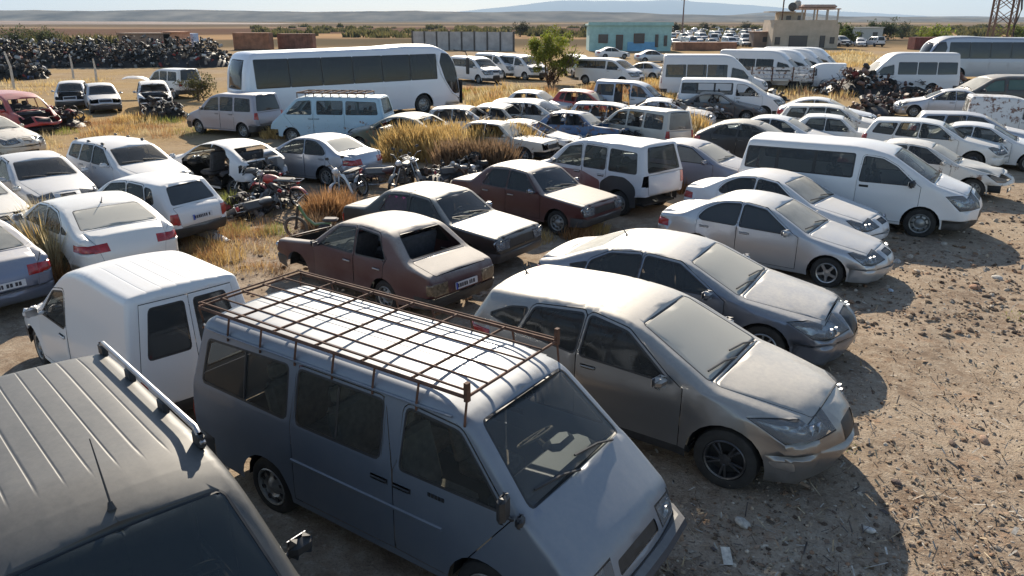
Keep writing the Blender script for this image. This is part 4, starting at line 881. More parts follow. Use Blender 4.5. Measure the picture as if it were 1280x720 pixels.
V('connect', 'wrecked_van', 'battered white van with maroon and black side patch, seen from its rear corner', 'van', (2.40, 20.55), 133, mt('connect_mix', glass=G_CLEAR, rglass=G_CLEAR, hoodpaint=MATS['maroon_b'], dark=M_TRIMDUST, mar=paint('maroon_scuffed', (.16, .06, .065), 0, .5, .5, fade=.9)), omit=('bumperR', ('taillight', 1), 'wheel1'), dent=-.03, seed=5)
VR('sedan_90', 'parked_sedan', 'dusty blue grey saloon between the battered van and the white passenger van', 'car', 860, 174, -34, mt('blue_grey', wglass=G_VDUSTY, glass=G_DUSTY))
V('sedan_new', 'parked_sedan', 'white modern saloon with red tail lights behind the small white panel van', 'car', (-8.62, 14.98), 136.5, mt('white_c', rglass=G_VDUSTY, glass=G_DARK), wheels='multi', omit=('plateR',))
V('hatch', 'parked_hatchback', 'small white boxy hatchback with black rear window, rear turned to the weeds', 'car', (-8.40, 17.02), 152, mt('white_a', rglass=G_BLACK, glass=G_DARK), wheels='steel', keep_plate=True)
wg = V('wagon', 'parked_estate', 'white estate car with stubby roof rail mounts, nose towards the small boxy hatchback', 'car', (-10.77, 21.30), -37.5, mt('white_b', wglass=G_DARK, glass=G_CLEAR), wheels='steel')
root, made, md, t = wg
for sg in (-1, 1):
    m = MB()
    for d in (2.3, 3.1, 3.85): m.box((t['X'](d), sg * .56, 1.475), (.14, .06, .05), bev=.015)
    link('rail_mount', m.mesh('mount'), root, [M_TRIM])
V('sedan_90', 'parked_sedan', 'white saloon with dirt streaked hood at the left edge beside the estate car', 'car', (-12.45, 19.80), -43, mt('white_b', wglass=G_DARK, glass=G_DARK), wheels='steel', omit=('plateF', 'bumperF'))
VR('fast', 'wrecked_hatchback', 'stripped white hatchback shell without rear window or doors, next to the motorcycles', 'car', 281, 171, 148, mt('white_b', glass=G_CLEAR), omit=('rear_window', 'trunk_lid', 'door0', 'door1', 'bumperR', 'taillight', 'wheel2', 'wheel3'), seed=4, z=-.08)
VR('sedan_90', 'parked_sedan', 'dusty silver saloon with a pale rear window behind the motorcycles', 'car', 398, 167, 152, mt('silver_b', rglass=G_VDUSTY, glass=G_CLEAR), wheels='multi')
V('minivan', 'parked_van', 'mauve grey minivan with tinted rear window in front of the white coach', 'van', (-12.16, 33.85), 152, mt('grey_mauve', rglass=G_BLACK, glass=G_DARK), wheels='steel')
bl = VR('oldvan', 'old_van', 'pale blue old van with a roof rack in front of the white coach', 'van', 424, 117, 172, mt('lightblue', glass=G_CLEAR, rglass=G_CLEAR, wglass=G_CLEAR), wheels='steel', omit=('bumperF',))
root, made, md, t = bl; rk = MB()
for sg in (-1, 1): rk.tube([(1.2, sg * .6, 2.0), (-1.6, sg * .6, 2.0)], .03)
for i in range(9): x = 1.2 - 2.8 * i / 8; rk.tube([(x, -.6, 2.0), (x, .6, 2.0)], .03); rk.tube([(x, .6, 1.80), (x, .6, 2.0)], .02); rk.tube([(x, -.6, 1.80), (x, -.6, 2.0)], .02)
link('roof_rack', rk.mesh('rack'), root, [M_RUSTY])
VR('sedan_90', 'parked_sedan', 'silver grey saloon cut by the left edge, rear lamp beside tall dry weeds', 'car', -62, 274, 143, mt('blue_grey', rglass=G_DUSTY), wheels='steel', keep_plate=True)
VR('sedan_90', 'parked_sedan', 'pale green white car nose at the left edge below the white saloon', 'car', -62, 214, -38, mt('white_old'), wheels='steel', omit=('bumperF', 'headlight'))

# ------------------------------------------------------------------ the coach
co_ = V('bus', 'coach', 'long white coach with dark window band parked behind the vans', 'bus', (-8.1, 39.9), 40.5, mt('bus_white', glass=G_BUS, wglass=G_BUS, rglass=G_BUS), wheels='steel')
root, made, md, t = co_; m = MB()
m.tube([(t['X'](.45), -1.0, 3.2), (t['X'](-.15), -1.28, 3.1), (t['X'](-.25), -1.32, 2.8)], .03); m.box((t['X'](-.25), -1.32, 2.35), (.12, .26, .85), bev=.05)
link('mirror', m.mesh('mirror'), root, [M_TRIM])
m = MB(); m.tube([(t['X'](d), -(t['yat'](d, z) + .02), z) for d, z in ((1.62, 3.0), (1.66, 2.6), (1.45, 2.0), (1.15, 1.5), (.8, 1.02), (.3, .75))], .035, 6)
o = link('white_stripe', m.mesh('stripe'), root, [MATS['bus_white']])

# ------------------------------------------------------------------ wrecks in the dry grass
FIELD = 'wrecks standing in the dry grass'
NOGL = ('win0', 'win1', 'win2', 'windshield', 'rear_window')
VR('fast', 'wrecked_hatchback', 'dark green wreck with pale curved roof right of the pale blue van', 'car', 505, 138, 155, mt('green_dark', hoodpaint=MATS['cream']), omit=NOGL + ('bumperR',), group=FIELD, dent=-.04, seed=2, z=-.1)
VR('hatch', 'wrecked_hatchback', 'white hatchback shell without glass under the coach front wheel', 'car', 577, 129, -14, mt('white_rust'), omit=NOGL + ('hood', 'bumperF'), group=FIELD, seed=6, z=-.1)
VR('sedan_box', 'wrecked_sedan', 'cream boxy saloon with white hood, nearest wreck behind the tall golden weeds', 'car', 612, 147, -24, mt('cream', wglass=G_DUSTY), omit=('win0', 'win1', 'bumperF', 'headlight'), group=FIELD, seed=7, z=-.1)
VR('sedan_box', 'wrecked_sedan', 'low cream wreck roof behind the white glassless hatchback shell', 'car', 617, 126, -20, mt('cream'), omit=NOGL + ('hood',), group=FIELD, seed=8, z=-.12)
VR('sedan_90', 'wrecked_sedan', 'half sunk pale wreck roof between the cream saloon and the blue wreck', 'car', 652, 141, -18, mt('white_rust'), omit=NOGL + ('headlight',), group=FIELD, dent=.06, seed=9, z=-.25)
VR('wagon', 'wrecked_estate', 'white estate wreck with open windows in the middle of the dry field', 'car', 664, 121, -22, mt('white_old', wglass=G_DARK), omit=('win0', 'win1', 'win2'), group=FIELD, seed=10, z=-.1)
VR('sedan_box', 'wrecked_sedan', 'silver white boxy wreck below the bushy tree, left of the red wreck', 'car', 661, 110, -20, mt('white_b'), omit=('win0', 'win1'), group=FIELD, seed=11, z=-.1)
VR('hatch', 'wrecked_hatchback', 'faded red wreck with pale roof in the dry field', 'car', 728, 110, -20, mt('red_paint'), omit=('hood', 'bumperF', 'win1'), group=FIELD, dent=.05, seed=12, z=-.1)
VR('sedan_box', 'wrecked_sedan', 'blue wreck with cream roof and torn open front behind the battered white van', 'car', 712, 135, -24, mt('blue_wreck'), omit=('win0', 'win1', 'rear_window', 'hood', 'bumperF', 'headlight', 'wheel0', 'wheel1'), group=FIELD, dent=.08, seed=13, z=-.1)
VR('wagon', 'wrecked_estate', 'rust spotted white wreck right of the blue wreck', 'car', 765, 125, -20, mt('white_rust'), omit=NOGL + ('hood', 'headlight'), group=FIELD, dent=.07, seed=14, z=-.12)
VR('minivan', 'wrecked_van', 'pale van wreck with scribbled rear door beside the white loose hood', 'van', 806, 122, 130, mt('champagne', rglass=G_VDUSTY), omit=('win0', 'win1', 'bumperR'), group=FIELD, seed=15, z=-.35)
VR('minivan', 'wrecked_van', 'silver van wreck with open dark side door, behind the red wreck', 'van', 788, 99, -22, mt('silver_b', wglass=G_CLEAR), omit=('win1', 'door1', 'hood'), group=FIELD, seed=16, z=-.08)
VR('sedan_90', 'wrecked_sedan', 'low white wreck right in front of the silver van wreck', 'car', 828, 116, -16, mt('white_rust'), omit=NOGL, group=FIELD, dent=.05, seed=17, z=-.25)
VR('van', 'wrecked_van', 'white passenger van wreck with broken windows in front of the white minibus', 'van', 905, 95, -14, mt('white_b'), omit=('win0', 'win1', 'win2', 'rear_window'), group=FIELD, seed=18, z=-.1)
VR('sedan_90', 'wrecked_sedan', 'dark grey wreck roof just in front of the white passenger van wreck', 'car', 893, 111, -18, mt('dark_wreck'), omit=NOGL, group=FIELD, seed=19, z=-.15)
LEFT = 'wrecks on the left by the scrap bank'
VR('hatch', 'wrecked_hatchback', 'white wreck with open engine bay and white bumper facing the yard', 'car', 88, 101, -66, mt('white_b', wglass=G_CLEAR), omit=('hood', 'headlight', 'win0'), group=LEFT, dent=.05, seed=20)
VR('hatch', 'wrecked_hatchback', 'silver white wreck with dark windscreen right behind the open bonnet wreck', 'car', 124, 105, -58, mt('silver', wglass=G_DARK), omit=('headlight', 'win0'), group=LEFT, seed=21)
VR('wagon', 'wrecked_estate', 'white cab with its nose torn off and engine bared, beside a dark scrub bush', 'car', 190, 101, -64, mt('white_rust'), omit=('hood', 'bumperF', 'headlight', 'grille0.60', 'grille0.26', 'windshield', 'win0', 'win1'), group=LEFT, dent=.10, seed=22)
VR('minivan', 'parked_van', 'white van with dark rear window between the wrecks and the coach', 'van', 215, 85, 146, mt('white_c', rglass=G_BLACK), group=LEFT)
VR('minivan', 'wrecked_van', 'wrecked red van body at the left edge among dark machine parts', 'van', 14, 111, -35, mt('red_paint'), omit=NOGL + ('hood', 'bumperF', 'headlight', 'wheel0', 'wheel1'), group=LEFT, dent=.12, seed=23, z=-.15)
VR('sedan_90', 'parked_sedan', 'cream white car nose poking in at the left edge near yellow tufts', 'car', -28, 144, -24, mt('cream'), group=LEFT)

# ------------------------------------------------------------------ back of the yard
BACK = 'vans and buses at the back of the yard'
VR('minibus', 'minibus', 'tall white minibus with dark window band left of the row of minibuses', 'minibus', 884, 67, -8, mt('white_b', glass=G_DARK), group=BACK)
for i, (px, py, lb) in enumerate(((950, 62, 'nearest white minibus of the slanted row behind the tall minibus'), (970, 61, 'second white minibus of the slanted row, mostly hidden'), (986, 60, 'third white minibus of the slanted row below the beige house'), (1001, 59, 'last white minibus of the slanted row, rightmost nose'))):
    VR('minibus', 'minibus', lb, 'minibus', px, py, -30, mt('white_a' if i % 2 else 'white_b', glass=G_DARK), group='minibuses in a slanted row')
VR('panelvan', 'parked_van', 'small white pickup like van with dark back right of the minibus row', 'van', 1026, 78, 160, mt('white_a', rglass=G_BLACK), group=BACK)
VR('minibus', 'minibus', 'white minibus with sloping nose to the left, behind the brown scrap heap', 'minibus', 1143, 65, 176, mt('white_b', glass=G_BLACK), group=BACK)
VR('sedan_90', 'wrecked_sedan', 'pale greenish saloon wreck left of the white minibus by the scrap heap', 'car', 1076, 87, 174, mt('champagne', glass=G_CLEAR), group=BACK)
for px, py, hd, lb in ((591, 70, -52, 'white van nearest the coach front, nose to the yard'), (621, 67, -52, 'middle one of three white vans between coach and tree'), (648, 68, -52, 'white van just left of the bushy tree')):
    VR('van', 'parked_van', lb, 'van', px, py, hd, mt('white_a', wglass=G_CLEAR), group='white vans between coach and tree')
VR('minivan', 'parked_van', 'white van facing the yard just right of the bushy tree', 'van', 722, 69, -80, mt('white_b', wglass=G_DARK), group=BACK)
VR('van', 'parked_van', 'white van with blue reflecting windscreen in front of the turquoise house', 'van', 758, 72, -38, mt('white_a', wglass=G_CLEAR), group=BACK)
VR('sedan_90', 'parked_sedan', 'silver saloon standing in golden grass in front of the turquoise house', 'car', 806, 77, 158, mt('silver', rglass=G_DUSTY), group=BACK)
VR('sedan_90_far', 'parked_sedan', 'white saloon by the left wall of the turquoise house', 'car', 763, 59, 10, mt('white_a'), group=BACK)
VR('sedan_90_far', 'parked_sedan', 'blue white saloon by the right wall of the turquoise house', 'car', 814, 62, 5, mt('silver'), group=BACK)
VR('sedan_90', 'wrecked_sedan', 'blue white saloon wreck with bonnet to the left behind the right hand row', 'car', 1192, 112, 158, mt('silver_b', wglass=G_CLEAR, glass=G_CLEAR), group=BACK, dent=.04, seed=30)
VR('panelvan', 'parked_van', 'white scuffed panel van with red tail lamp at the right edge', 'van', 1272, 119, -22, mt('white_rust'), group=BACK)
VR('van', 'parked_van', 'long dark van with greenish windows and pale roof at the right edge', 'van', 1262, 93, 178, mt('dark_wreck', glass=glass('glass_green', (.03, .10, .085), .25, .15)), group=BACK)
VR('bus', 'coach', 'grey coach far back on the right behind the lattice pylon', 'bus', 1262, 46, 178, mt('silver_b', glass=G_BLACK, rglass=G_BLACK, wglass=G_BLACK), group=BACK)
VR('van', 'parked_van', 'white van in front of the grey coach, left of the pylon legs', 'van', 1216, 60, 176, mt('white_a'), group=BACK)
VR('van', 'parked_van', 'white van in front of the grey coach, right of the pylon legs', 'van', 1262, 59, 176, mt('white_b'), group=BACK)
# far lot: one mesh per car, dozens of pale roofs
def merged(tp):
    mb = MB(); t = TYPES[tp]; keys = ['paint', 'glass', 'trim']
    for key, nm, me, par, mk in t['recs']:
        vs = [tuple(v.co) for v in me.vertices]; o = len(mb.v); mb.v += vs; mb.c += [None] * len(vs)
        for p in me.polygons:
            k = mk[p.material_index]; mb.f.append(tuple(i + o for i in p.vertices)); mb.m.append(0 if 'paint' in k else 1 if 'glass' in k else 2)
    ty, rm = wheel_meshes(t['R'], 'steel', lod=1)
    for a, yy, sg in t['wheels']:
        o = len(mb.v); mb.v += [(v.co.x + a, v.co.y + yy + (-.0 if sg > 0 else .2), v.co.z + t['R']) for v in ty.vertices]; mb.c += [None] * len(ty.vertices)
        for p in ty.polygons: mb.f.append(tuple(i + o for i in p.vertices)); mb.m.append(2)
    return mb.mesh(tp + '_one', True, 50)
FARM = {k: merged(k + '_far') for k in ('sedan_90', 'hatch', 'minivan', 'van')}
fr = random.Random(5); spots = []
for y0, y1, x0, x1, n in ((150, 172, 24, 60, 22), (185, 215, 28, 78, 26), (228, 262, 30, 90, 30), (150, 158, 62, 72, 6), (290, 330, 30, 120, 40)):
    for k in range(n):
        c = n // 2; row = k // c; x = x0 + (x1 - x0) * (k % c) / c + fr.uniform(-.5, .5); spots.append((x, y0 + row * (y1 - y0) + fr.uniform(-1, 1)))
for x, y in spots:
    tp = fr.choice(['sedan_90', 'sedan_90', 'hatch', 'minivan', 'van']); pt = fr.choice(['white_a', 'white_b', 'white_c', 'silver', 'white_old', 'dark_wreck', 'champagne'])
    if abs(x - 60) < 2.2 and 184 < y < 188: pt = 'red_paint'
    o = link('parked_car', FARM[tp], None, [MATS[pt], G_BLACK, M_TRIM], (x, y, gz(x, y)), (0, 0, rad(fr.choice([80, 95, -85, -100]) + fr.uniform(-6, 6))))
    tag(o, 'tiny far off car in the packed lot beyond the turquoise house', 'car', 'cars packed in the far lot')

# ------------------------------------------------------------------ motorcycles
def moto_wheel(R=.29, w=.075):
    ty = MB(); r = R - .06
    ty.lathe([(r, -w / 2), (R - .015, -w / 2), (R, -w * .2), (R, w * .2), (R - .015, w / 2), (r, w / 2)], 22)
    rm = MB(); rm.lathe([(r + .006, -.022), (r - .012, -.022), (r - .012, .022), (r + .006, .022)], 22); rm.lathe([(.002, -.05), (.035, -.05), (.035, .05), (.002, .05)], 10)
    for k in range(14):
        a = k * 2 * math.pi / 14; rm.tube([(math.cos(a) * .03, .03 * (-1) ** k, math.sin(a) * .03), (math.cos(a + .25) * r, 0, math.sin(a + .25) * r)], .0035, 3, cap=False)
    return ty.mesh('mtyre'), rm.mesh('mrim')
MT = {R: moto_wheel(R) for R in (.29, .25)}
def moto_parts(kind):
    P = []; wb = .62; R = .29
    f = MB(); f.tube([(.40, 0, .86), (.18, 0, .62), (-.25, 0, .60), (-.62, 0, .70)], .022); f.tube([(.38, 0, .78), (.22, 0, .32), (-.18, 0, .26), (-.30, 0, .58)], .02)
    for s in (-1, 1): f.tube([(-.22, s * .08, .32), (-wb, s * .08, R)], .018); f.tube([(-wb, s * .10, R), (-.45, s * .10, .64)], .022)
    P.append(('frame', f.mesh('mframe'), 'metal'))
    k = MB()
    for s in (-1, 1): k.tube([(wb, s * .07, R), (.40, s * .07, .88)], .02)
    P.append(('fork', k.mesh('mfork'), 'chrome'))
    h = MB(); h.tube([(.28, -.34, 1.04), (.33, -.20, 1.05), (.40, -.06, .95), (.40, .06, .95), (.33, .20, 1.05), (.28, .34, 1.04)], .012)
    for s in (-1, 1): h.tube([(.28, s * .34, 1.04), (.30, s * .23, 1.045)], .02); h.tube([(.33, s * .2, 1.05), (.36, s * .24, 1.20)], .006); h.box((.36, s * .25, 1.24), (.02, .11, .07), bev=.01)
    P.append(('handlebar', h.mesh('mbar'), 'metal'))
    l = MB(); l.lathe([(.002, .10), (.06, .08), (.085, .0), (.08, -.04), (.002, -.04)], 14, (.46, 0, .90), 'X'); P.append(('headlamp', l.mesh('mlamp'), 'lamp'))
    e = MB(); e.box((.0, 0, .38), (.34, .22, .20), bev=.05); e.lathe([(.075, 0), (.085, .04), (.075, .08), (.085, .12), (.07, .18), (.002, .18)], 10, (.08, 0, .42), 'Z'); e.lathe([(.10, -.14), (.10, .14), (.002, .14)], 12, (-.06, 0, .36), 'Y'); P.append(('engine', e.mesh('meng'), 'engine'))
    if kind == 'bike':
        t = MB(); t.lathe([(.002, -.26), (.07, -.24), (.12, -.10), (.135, .06), (.11, .18), (.05, .22), (.002, .22)], 14, (.14, 0, .76), 'X'); P.append(('fuel_tank', t.mesh('mtank'), 'paint'))
    else:
        t = MB()
        for s in (-1, 1):
            g = [(.47, s * .12, .82), (.36, s * .19, .60), (.30, s * .22, .34), (.20, s * .20, .20), (.13, s * .20, .24), (.24, s * .21, .50), (.32, s * .16, .78)]
            t.add(g + [(x, y * .93, z) for x, y, z in g], [tuple(range(7)), tuple(range(13, 6, -1))] + [(i, (i + 1) % 7, 7 + (i + 1) % 7, 7 + i) for i in range(7)])
        t.box((.40, 0, .80), (.12, .22, .20), ry=.4, bev=.04); P.append(('leg_shield', t.mesh('mshield'), 'paint'))
    s = MB(); s.box((-.28, 0, .78), (.62, .24, .09), bev=.035, ry=.05); P.append(('seat', s.mesh('mseat'), 'trim'))
    m = MB(); m.tube([(.10, -.12, .32), (-.2, -.14, .27), (-.85, -.15, .36)], [.02, .028, .042], 8); P.append(('exhaust', m.mesh('mex'), 'chrome'))
    for nm, cx in (('front_mudguard', wb), ('rear_mudguard', -wb)):
        g = MB(); n = 9; a0, a1 = ((.35, 2.5) if cx > 0 else (.5, 2.6)); v = []
        for i in range(n):
            a = a0 + (a1 - a0) * i / (n - 1); v += [(cx + math.cos(a) * (R + .03), -.055, R + math.sin(a) * (R + .03)), (cx + math.cos(a) * (R + .045), 0, R + math.sin(a) * (R + .045)), (cx + math.cos(a) * (R + .03), .055, R + math.sin(a) * (R + .03))]
        g.add(v, [(3 * i + j, 3 * i + j + 1, 3 * i + j + 4, 3 * i + j + 3) for i in range(n - 1) for j in (0, 1)]); P.append((nm, g.mesh('mguard'), 'paint'))
    tl = MB(); tl.box((-.72, 0, .74), (.07, .12, .08), bev=.02); P.append(('tail_lamp', tl.mesh('mtail'), 'red'))
    rk = MB(); rk.tube([(-.55, -.1, .80), (-.85, -.1, .82), (-.85, .1, .82), (-.55, .1, .80)], .009); P.append(('luggage_rack', rk.mesh('mrack'), 'chrome'))
    return P
MOTO = {k: moto_parts(k) for k in ('bike', 'step')}
def moto(kind, label, px, py, head, col, lean=8, group='motorcycles dumped beside the saloons', omit=(), pos=None, pitch=0, wheels=True):
    if pos is None: g = G(px, py); pos = (g.x, g.y)
    root = thing('motorcycle', label, 'motorcycle', (pos[0], pos[1], gz(*pos) - .01), rad(head), group, rad(lean), rad(pitch))
    mm = dict(metal=M_TRIMDUST, chrome=simple('dull_chrome', (.34, .34, .34), .4, .7, .4, 14), lamp=simple('lamp_shell', (.55, .56, .58), .3, .2, .2, 10), engine=simple('engine_grey', (.16, .155, .15), .6, .5, .5, 22, .5), trim=M_TRIMDUST, red=M_RED, paint=MATS[col])
    for nm, me, k in MOTO[kind]:
        if nm in omit: continue
        link(nm, me, root, [mm[k]])
    for cx, nm in ((.62, 'front_wheel'), (-.62, 'rear_wheel')):
        if nm in omit: continue
        w = bpy.data.objects.new(nm, None); COL.objects.link(w); w.parent = root; w.location = (cx, 0, .29); w.empty_display_size = .1
        link('tyre', MT[.29][0], w, [M_RUBBER]); link('rim', MT[.29][1], w, [mm['chrome']])
    return root
moto('bike', 'red motorcycle with round headlamp up, beside the stripped white hatchback', 352, 258, 158, 'red_paint', -10)
moto('bike', 'black motorcycle lying in the dark tangle left of the red motorcycle', 322, 262, 120, 'black_paint', 38)
moto('bike', 'dark motorcycle leaning against the stripped white hatchback', 318, 247, 165, 'dark_wreck', 22)
moto('bike', 'dull motorcycle frame in the tangle behind the green moped', 345, 248, 100, 'dark_wreck', -35, omit=('fuel_tank', 'seat'))
moto('bike', 'black motorcycle on its side in front of the stripped hatchback rear', 305, 268, 60, 'black_paint', 62, omit=('headlamp',))
moto('step', 'silver scooter with pale leg shields between red motorcycle and black saloon', 440, 250, -112, 'silver', 10)
moto('step', 'dark blue scooter right of the silver scooter behind the black saloon', 500, 238, -105, 'black_paint', -12)
moto('bike', 'black motorcycle with tall handlebar behind the black saloon roof', 522, 232, -70, 'dark_wreck', 14)
moto('bike', 'red tailed motorcycle lying by the silver saloon boot', 478, 232, 20, 'maroon_b', 48)
for i, (px, py, hd, ln, lb) in enumerate(((560, 222, 30, 60, 'black motorcycle fallen flat right of the scooters'), (590, 222, -20, 70, 'dark motorcycle remains left of the maroon saloon boot'), (620, 200, 50, 55, 'dark motorcycle remains behind the maroon saloon roof'), (660, 192, 10, 64, 'fallen black motorcycle in front of the cream saloon hood'), (700, 190, 80, 50, 'fallen dark motorcycle behind the battered van roof'))):
    moto(['bike', 'step'][i % 2], lb, px, py, hd, ['dark_wreck', 'black_paint', 'burnt'][i % 3], ln, omit=('headlamp',) if i % 2 else ())
for i, (px, py, hd, ln, lb) in enumerate(((875, 152, 20, 40, 'leftmost motorcycle of the dark heap behind the black hatchback'), (895, 148, -30, 55, 'second motorcycle of the dark heap behind the black hatchback'), (915, 146, 70, 48, 'motorcycle with red parts in the heap behind the black hatchback'), (935, 143, 10, 58, 'motorcycle in the heap above the white saloon roof'), (955, 141, 120, 45, 'rightmost motorcycle of the heap above the white saloon roof'), (1120, 138, 20, 40, 'motorcycle frame nearest the white tall hatchback roof'), (1135, 133, 150, 55, 'dark motorcycle in the heap left of the blue white wreck'), (1100, 133, -60, 46, 'dark motorcycle in the heap right of the three stacked roofs'))):
    moto('bike', lb, px, py, hd, ['dark_wreck', 'burnt', 'red_paint', 'black_paint'][i % 4], ln, group='motorcycles in the scrap heaps')

# green moped: spoked front wheel and bent green frame tube
g = G(392, 296); mp_ = thing('moped', 'green step through moped frame with one spoked front wheel in the dry weeds', 'moped', (g.x, g.y, gz(g.x, g.y)), rad(176), None, rad(-6))
w = bpy.data.objects.new('front_wheel', None); COL.objects.link(w); w.parent = mp_; w.location = (.38, 0, .27); wt = moto_wheel(.28, .05)
link('tyre', wt[0], w, [paint('tyre_dust', (.05, .045, .04), 0, .9, .6, coat=0)]); link('rim', wt[1], w, [M_RUSTY])
m = MB(); m.tube([(.26, 0, .80), (.12, 0, .52), (-.06, 0, .36), (-.45, 0, .40)], .035, 8); link('frame_tube', m.mesh('ft'), mp_, [paint('moped_green', (.10, .20, .07), 0, .5, .5)])
m = MB()
for s in (-1, 1): m.tube([(.38, s * .05, .28), (.26, s * .05, .82)], .016)
m.tube([(.18, -.28, .98), (.26, -.06, .92), (.26, .06, .92), (.18, .28, .98)], .012); link('fork', m.mesh('fk'), mp_, [M_TRIMDUST])
m = MB(); m.box((-.45, 0, .48), (.34, .2, .08), bev=.03); m.box((-.30, 0, .28), (.3, .2, .2), bev=.05); link('engine', m.mesh('en'), mp_, [M_FRAME])

# ------------------------------------------------------------------ scrap heaps (uncountable parts)
def protos():
    out = []
    a = MB(); a.box((0, 0, 0), (1, .6, .5), bev=.12); out.append(a)
    a = MB(); a.lathe([(.002, -.5), (.35, -.5), (.38, -.2), (.3, .1), (.34, .5), (.002, .5)], 9); out.append(a)
    a = MB(); a.tube([(math.cos(q) * .5, 0, math.sin(q) * .5) for q in np.linspace(0, 6.283, 13)[:-1]], .09, 5, closed=True); out.append(a)
    a = MB(); a.tube([(-.9, 0, 0), (-.3, .2, .3), (.2, 0, .35), (.9, -.2, 0)], .05, 4); out.append(a)
    a = MB(); a.tube([(-.8, 0, 0), (.8, .1, .1)], .035, 4); a.tube([(-.5, 0, 0), (-.2, .5, .3), (.6, .1, .1)], .03, 4); out.append(a)
    a = MB(); g = [[((i - 2) * .25, (j - 1.5) * .25, .10 * math.sin(i * 1.9 + j) + .05 * j) for i in range(5)] for j in range(4)]; a.add([p for r in g for p in r], [(j * 5 + i, j * 5 + i + 1, j * 5 + i + 6, j * 5 + i + 5) for j in range(3) for i in range(4)]); out.append(a)
    a = MB(); a.box((0, 0, 0), (.7, .4, .4), bev=.1); a.lathe([(.16, .0), (.2, .3), (.12, .5), (.002, .5)], 8, (.1, 0, .1), 'Z'); a.tube([(.3, 0, 0), (.6, .3, .1), (1, .3, -.1)], .06, 5); out.append(a)
    return [(np.array(p.v), p.f) for p in out]
PR = protos()
PAL = [((.018, .018, .018), 9), ((.04, .036, .034), 6), ((.10, .06, .04), 4), ((.16, .15, .14), 3), ((.34, .33, .31), 2), ((.50, .49, .46), 1), ((.22, .03, .025), .5), ((.05, .08, .16), .3)]
def heap(name, label, foot, h, n, size, seed, pal=PAL, core=(.03, .026, .022), bare=0):
    """foot: list of (x, y, radius) along the heap's spine"""
    r = random.Random(seed); mb = MB(); cols = [c for c, _ in pal]; wts = [w for _, w in pal]
    V_, F_, C_ = [], [], []; off = 0
    for cx, cy, R_ in foot:                       # dark packed core under the loose parts
        k = 12; v = [(cx, cy, h * .55)]
        for q, zz in ((.45, .42), (.8, .18), (1.0, -.05)): v += [(cx + math.cos(i / k * 6.283) * R_ * q * r.uniform(.85, 1.1), cy + math.sin(i / k * 6.283) * R_ * q * r.uniform(.85, 1.1), h * zz * r.uniform(.7, 1.15)) for i in range(k)]
        f = [(0, 1 + i, 1 + (i + 1) % k) for i in range(k)]
        for q in range(2): f += [(1 + q * k + i, 1 + (q + 1) * k + i, 1 + (q + 1) * k + (i + 1) % k, 1 + q * k + (i + 1) % k) for i in range(k)]
        mb.add(v, f, 0, core)
    for _ in range(n):
        cx, cy, R_ = r.choice(foot); a = r.uniform(0, 6.283); q = math.sqrt(r.random()); x, y = cx + math.cos(a) * R_ * q, cy + math.sin(a) * R_ * q
        z = h * (1 - q ** 1.6) * r.uniform(.55, 1.08) + size * .15
        s = size * r.uniform(.5, 1.25); pv, pf = r.choices(PR, (5, 5, 4, 1.2, .8, 3, 5))[0]; M = (Matrix.Rotation(r.uniform(0, 6.3), 3, 'Z') @ Matrix.Rotation(r.gauss(0, .7), 3, 'X') @ Matrix.Rotation(r.gauss(0, .7), 3, 'Y'))
        vv = pv @ np.array(M).T * s + np.array((x, y, z)); c = r.choices(cols, wts)[0]; k = r.uniform(.7, 1.3)
        mb.add(vv.tolist(), pf, 0, tuple(v * k for v in c))
    o = link(name, mb.mesh(name, True, 30), None, [attr_mat('scrap', .62, .4, .15)])
    tag(o, label, 'scrap heap', kind='stuff'); return o
def spine(a, b, n, R, jit=.5, seed=0):
    r = random.Random(seed); A, B = G(*a), G(*b); return [(A.x + (B.x - A.x) * i / (n - 1) + r.uniform(-jit, jit), A.y + (B.y - A.y) * i / (n - 1) + r.uniform(-jit, jit), R * r.uniform(.8, 1.2)) for i in range(n)]
heap('scrap_heap', 'long bank of black engine and motorcycle scrap on the left', spine((-60, 84), (262, 82), 34, 3.0, .9, 1), 2.9, 4600, .40, 11)
heap('scrap_heap', 'dark scrap mound at the far left edge in front of the bank', spine((-30, 99), (30, 98), 4, 2.4, .4, 2), 2.2, 320, .5, 12)
heap('scrap_heap', 'row of dark engine blocks behind the maroon saloon and battered van', spine((560, 228), (640, 192), 5, 1.0, .3, 3) + spine((640, 190), (800, 186), 8, 1.0, .3, 3), .55, 300, .34, 13)
heap('scrap_heap', 'tangle of black motorcycle parts beside the stripped white hatchback', spine((305, 268), (360, 246), 5, .65, .2, 4), .5, 170, .30, 14)
heap('scrap_heap', 'dark heap of motorcycle parts behind the black hatchback', spine((858, 148), (975, 136), 8, 1.2, .3, 5), .95, 340, .38, 15)
RED = PAL + [((.14, .07, .05), 8), ((.20, .12, .09), 5)]
heap('scrap_heap', 'brown heap of engines and axles left of the blue white wreck', spine((1062, 118), (1175, 112), 8, 2.3, .5, 6), 1.7, 620, .45, 16, RED)
heap('scrap_heap', 'low dark heap of parts behind the right hand row of cars', spine((1085, 142), (1190, 132), 7, 1.3, .4, 7), .9, 300, .38, 17, RED)
heap('scrap_heap', 'brown scrap strip at the foot of the lattice pylon', spine((1180, 88), (1290, 82), 8, 2.6, .5, 8), 1.5, 420, .5, 18, RED)
heap('scrap_heap', 'grey machine parts beside the wrecked red van', spine((35, 160), (85, 158), 4, 1.0, .3, 9), .9, 130, .36, 19)
heap('scrap_heap', 'bared engine parts in front of the torn nosed white cab', spine((192, 148), (215, 147), 3, .8, .2, 10), .9, 90, .34, 20)
heap('scrap_heap', 'dark tangle of torn trim under the stripped hatchback tail', spine((278, 232), (318, 226), 3, .55, .1, 10), .5, 80, .26, 21)
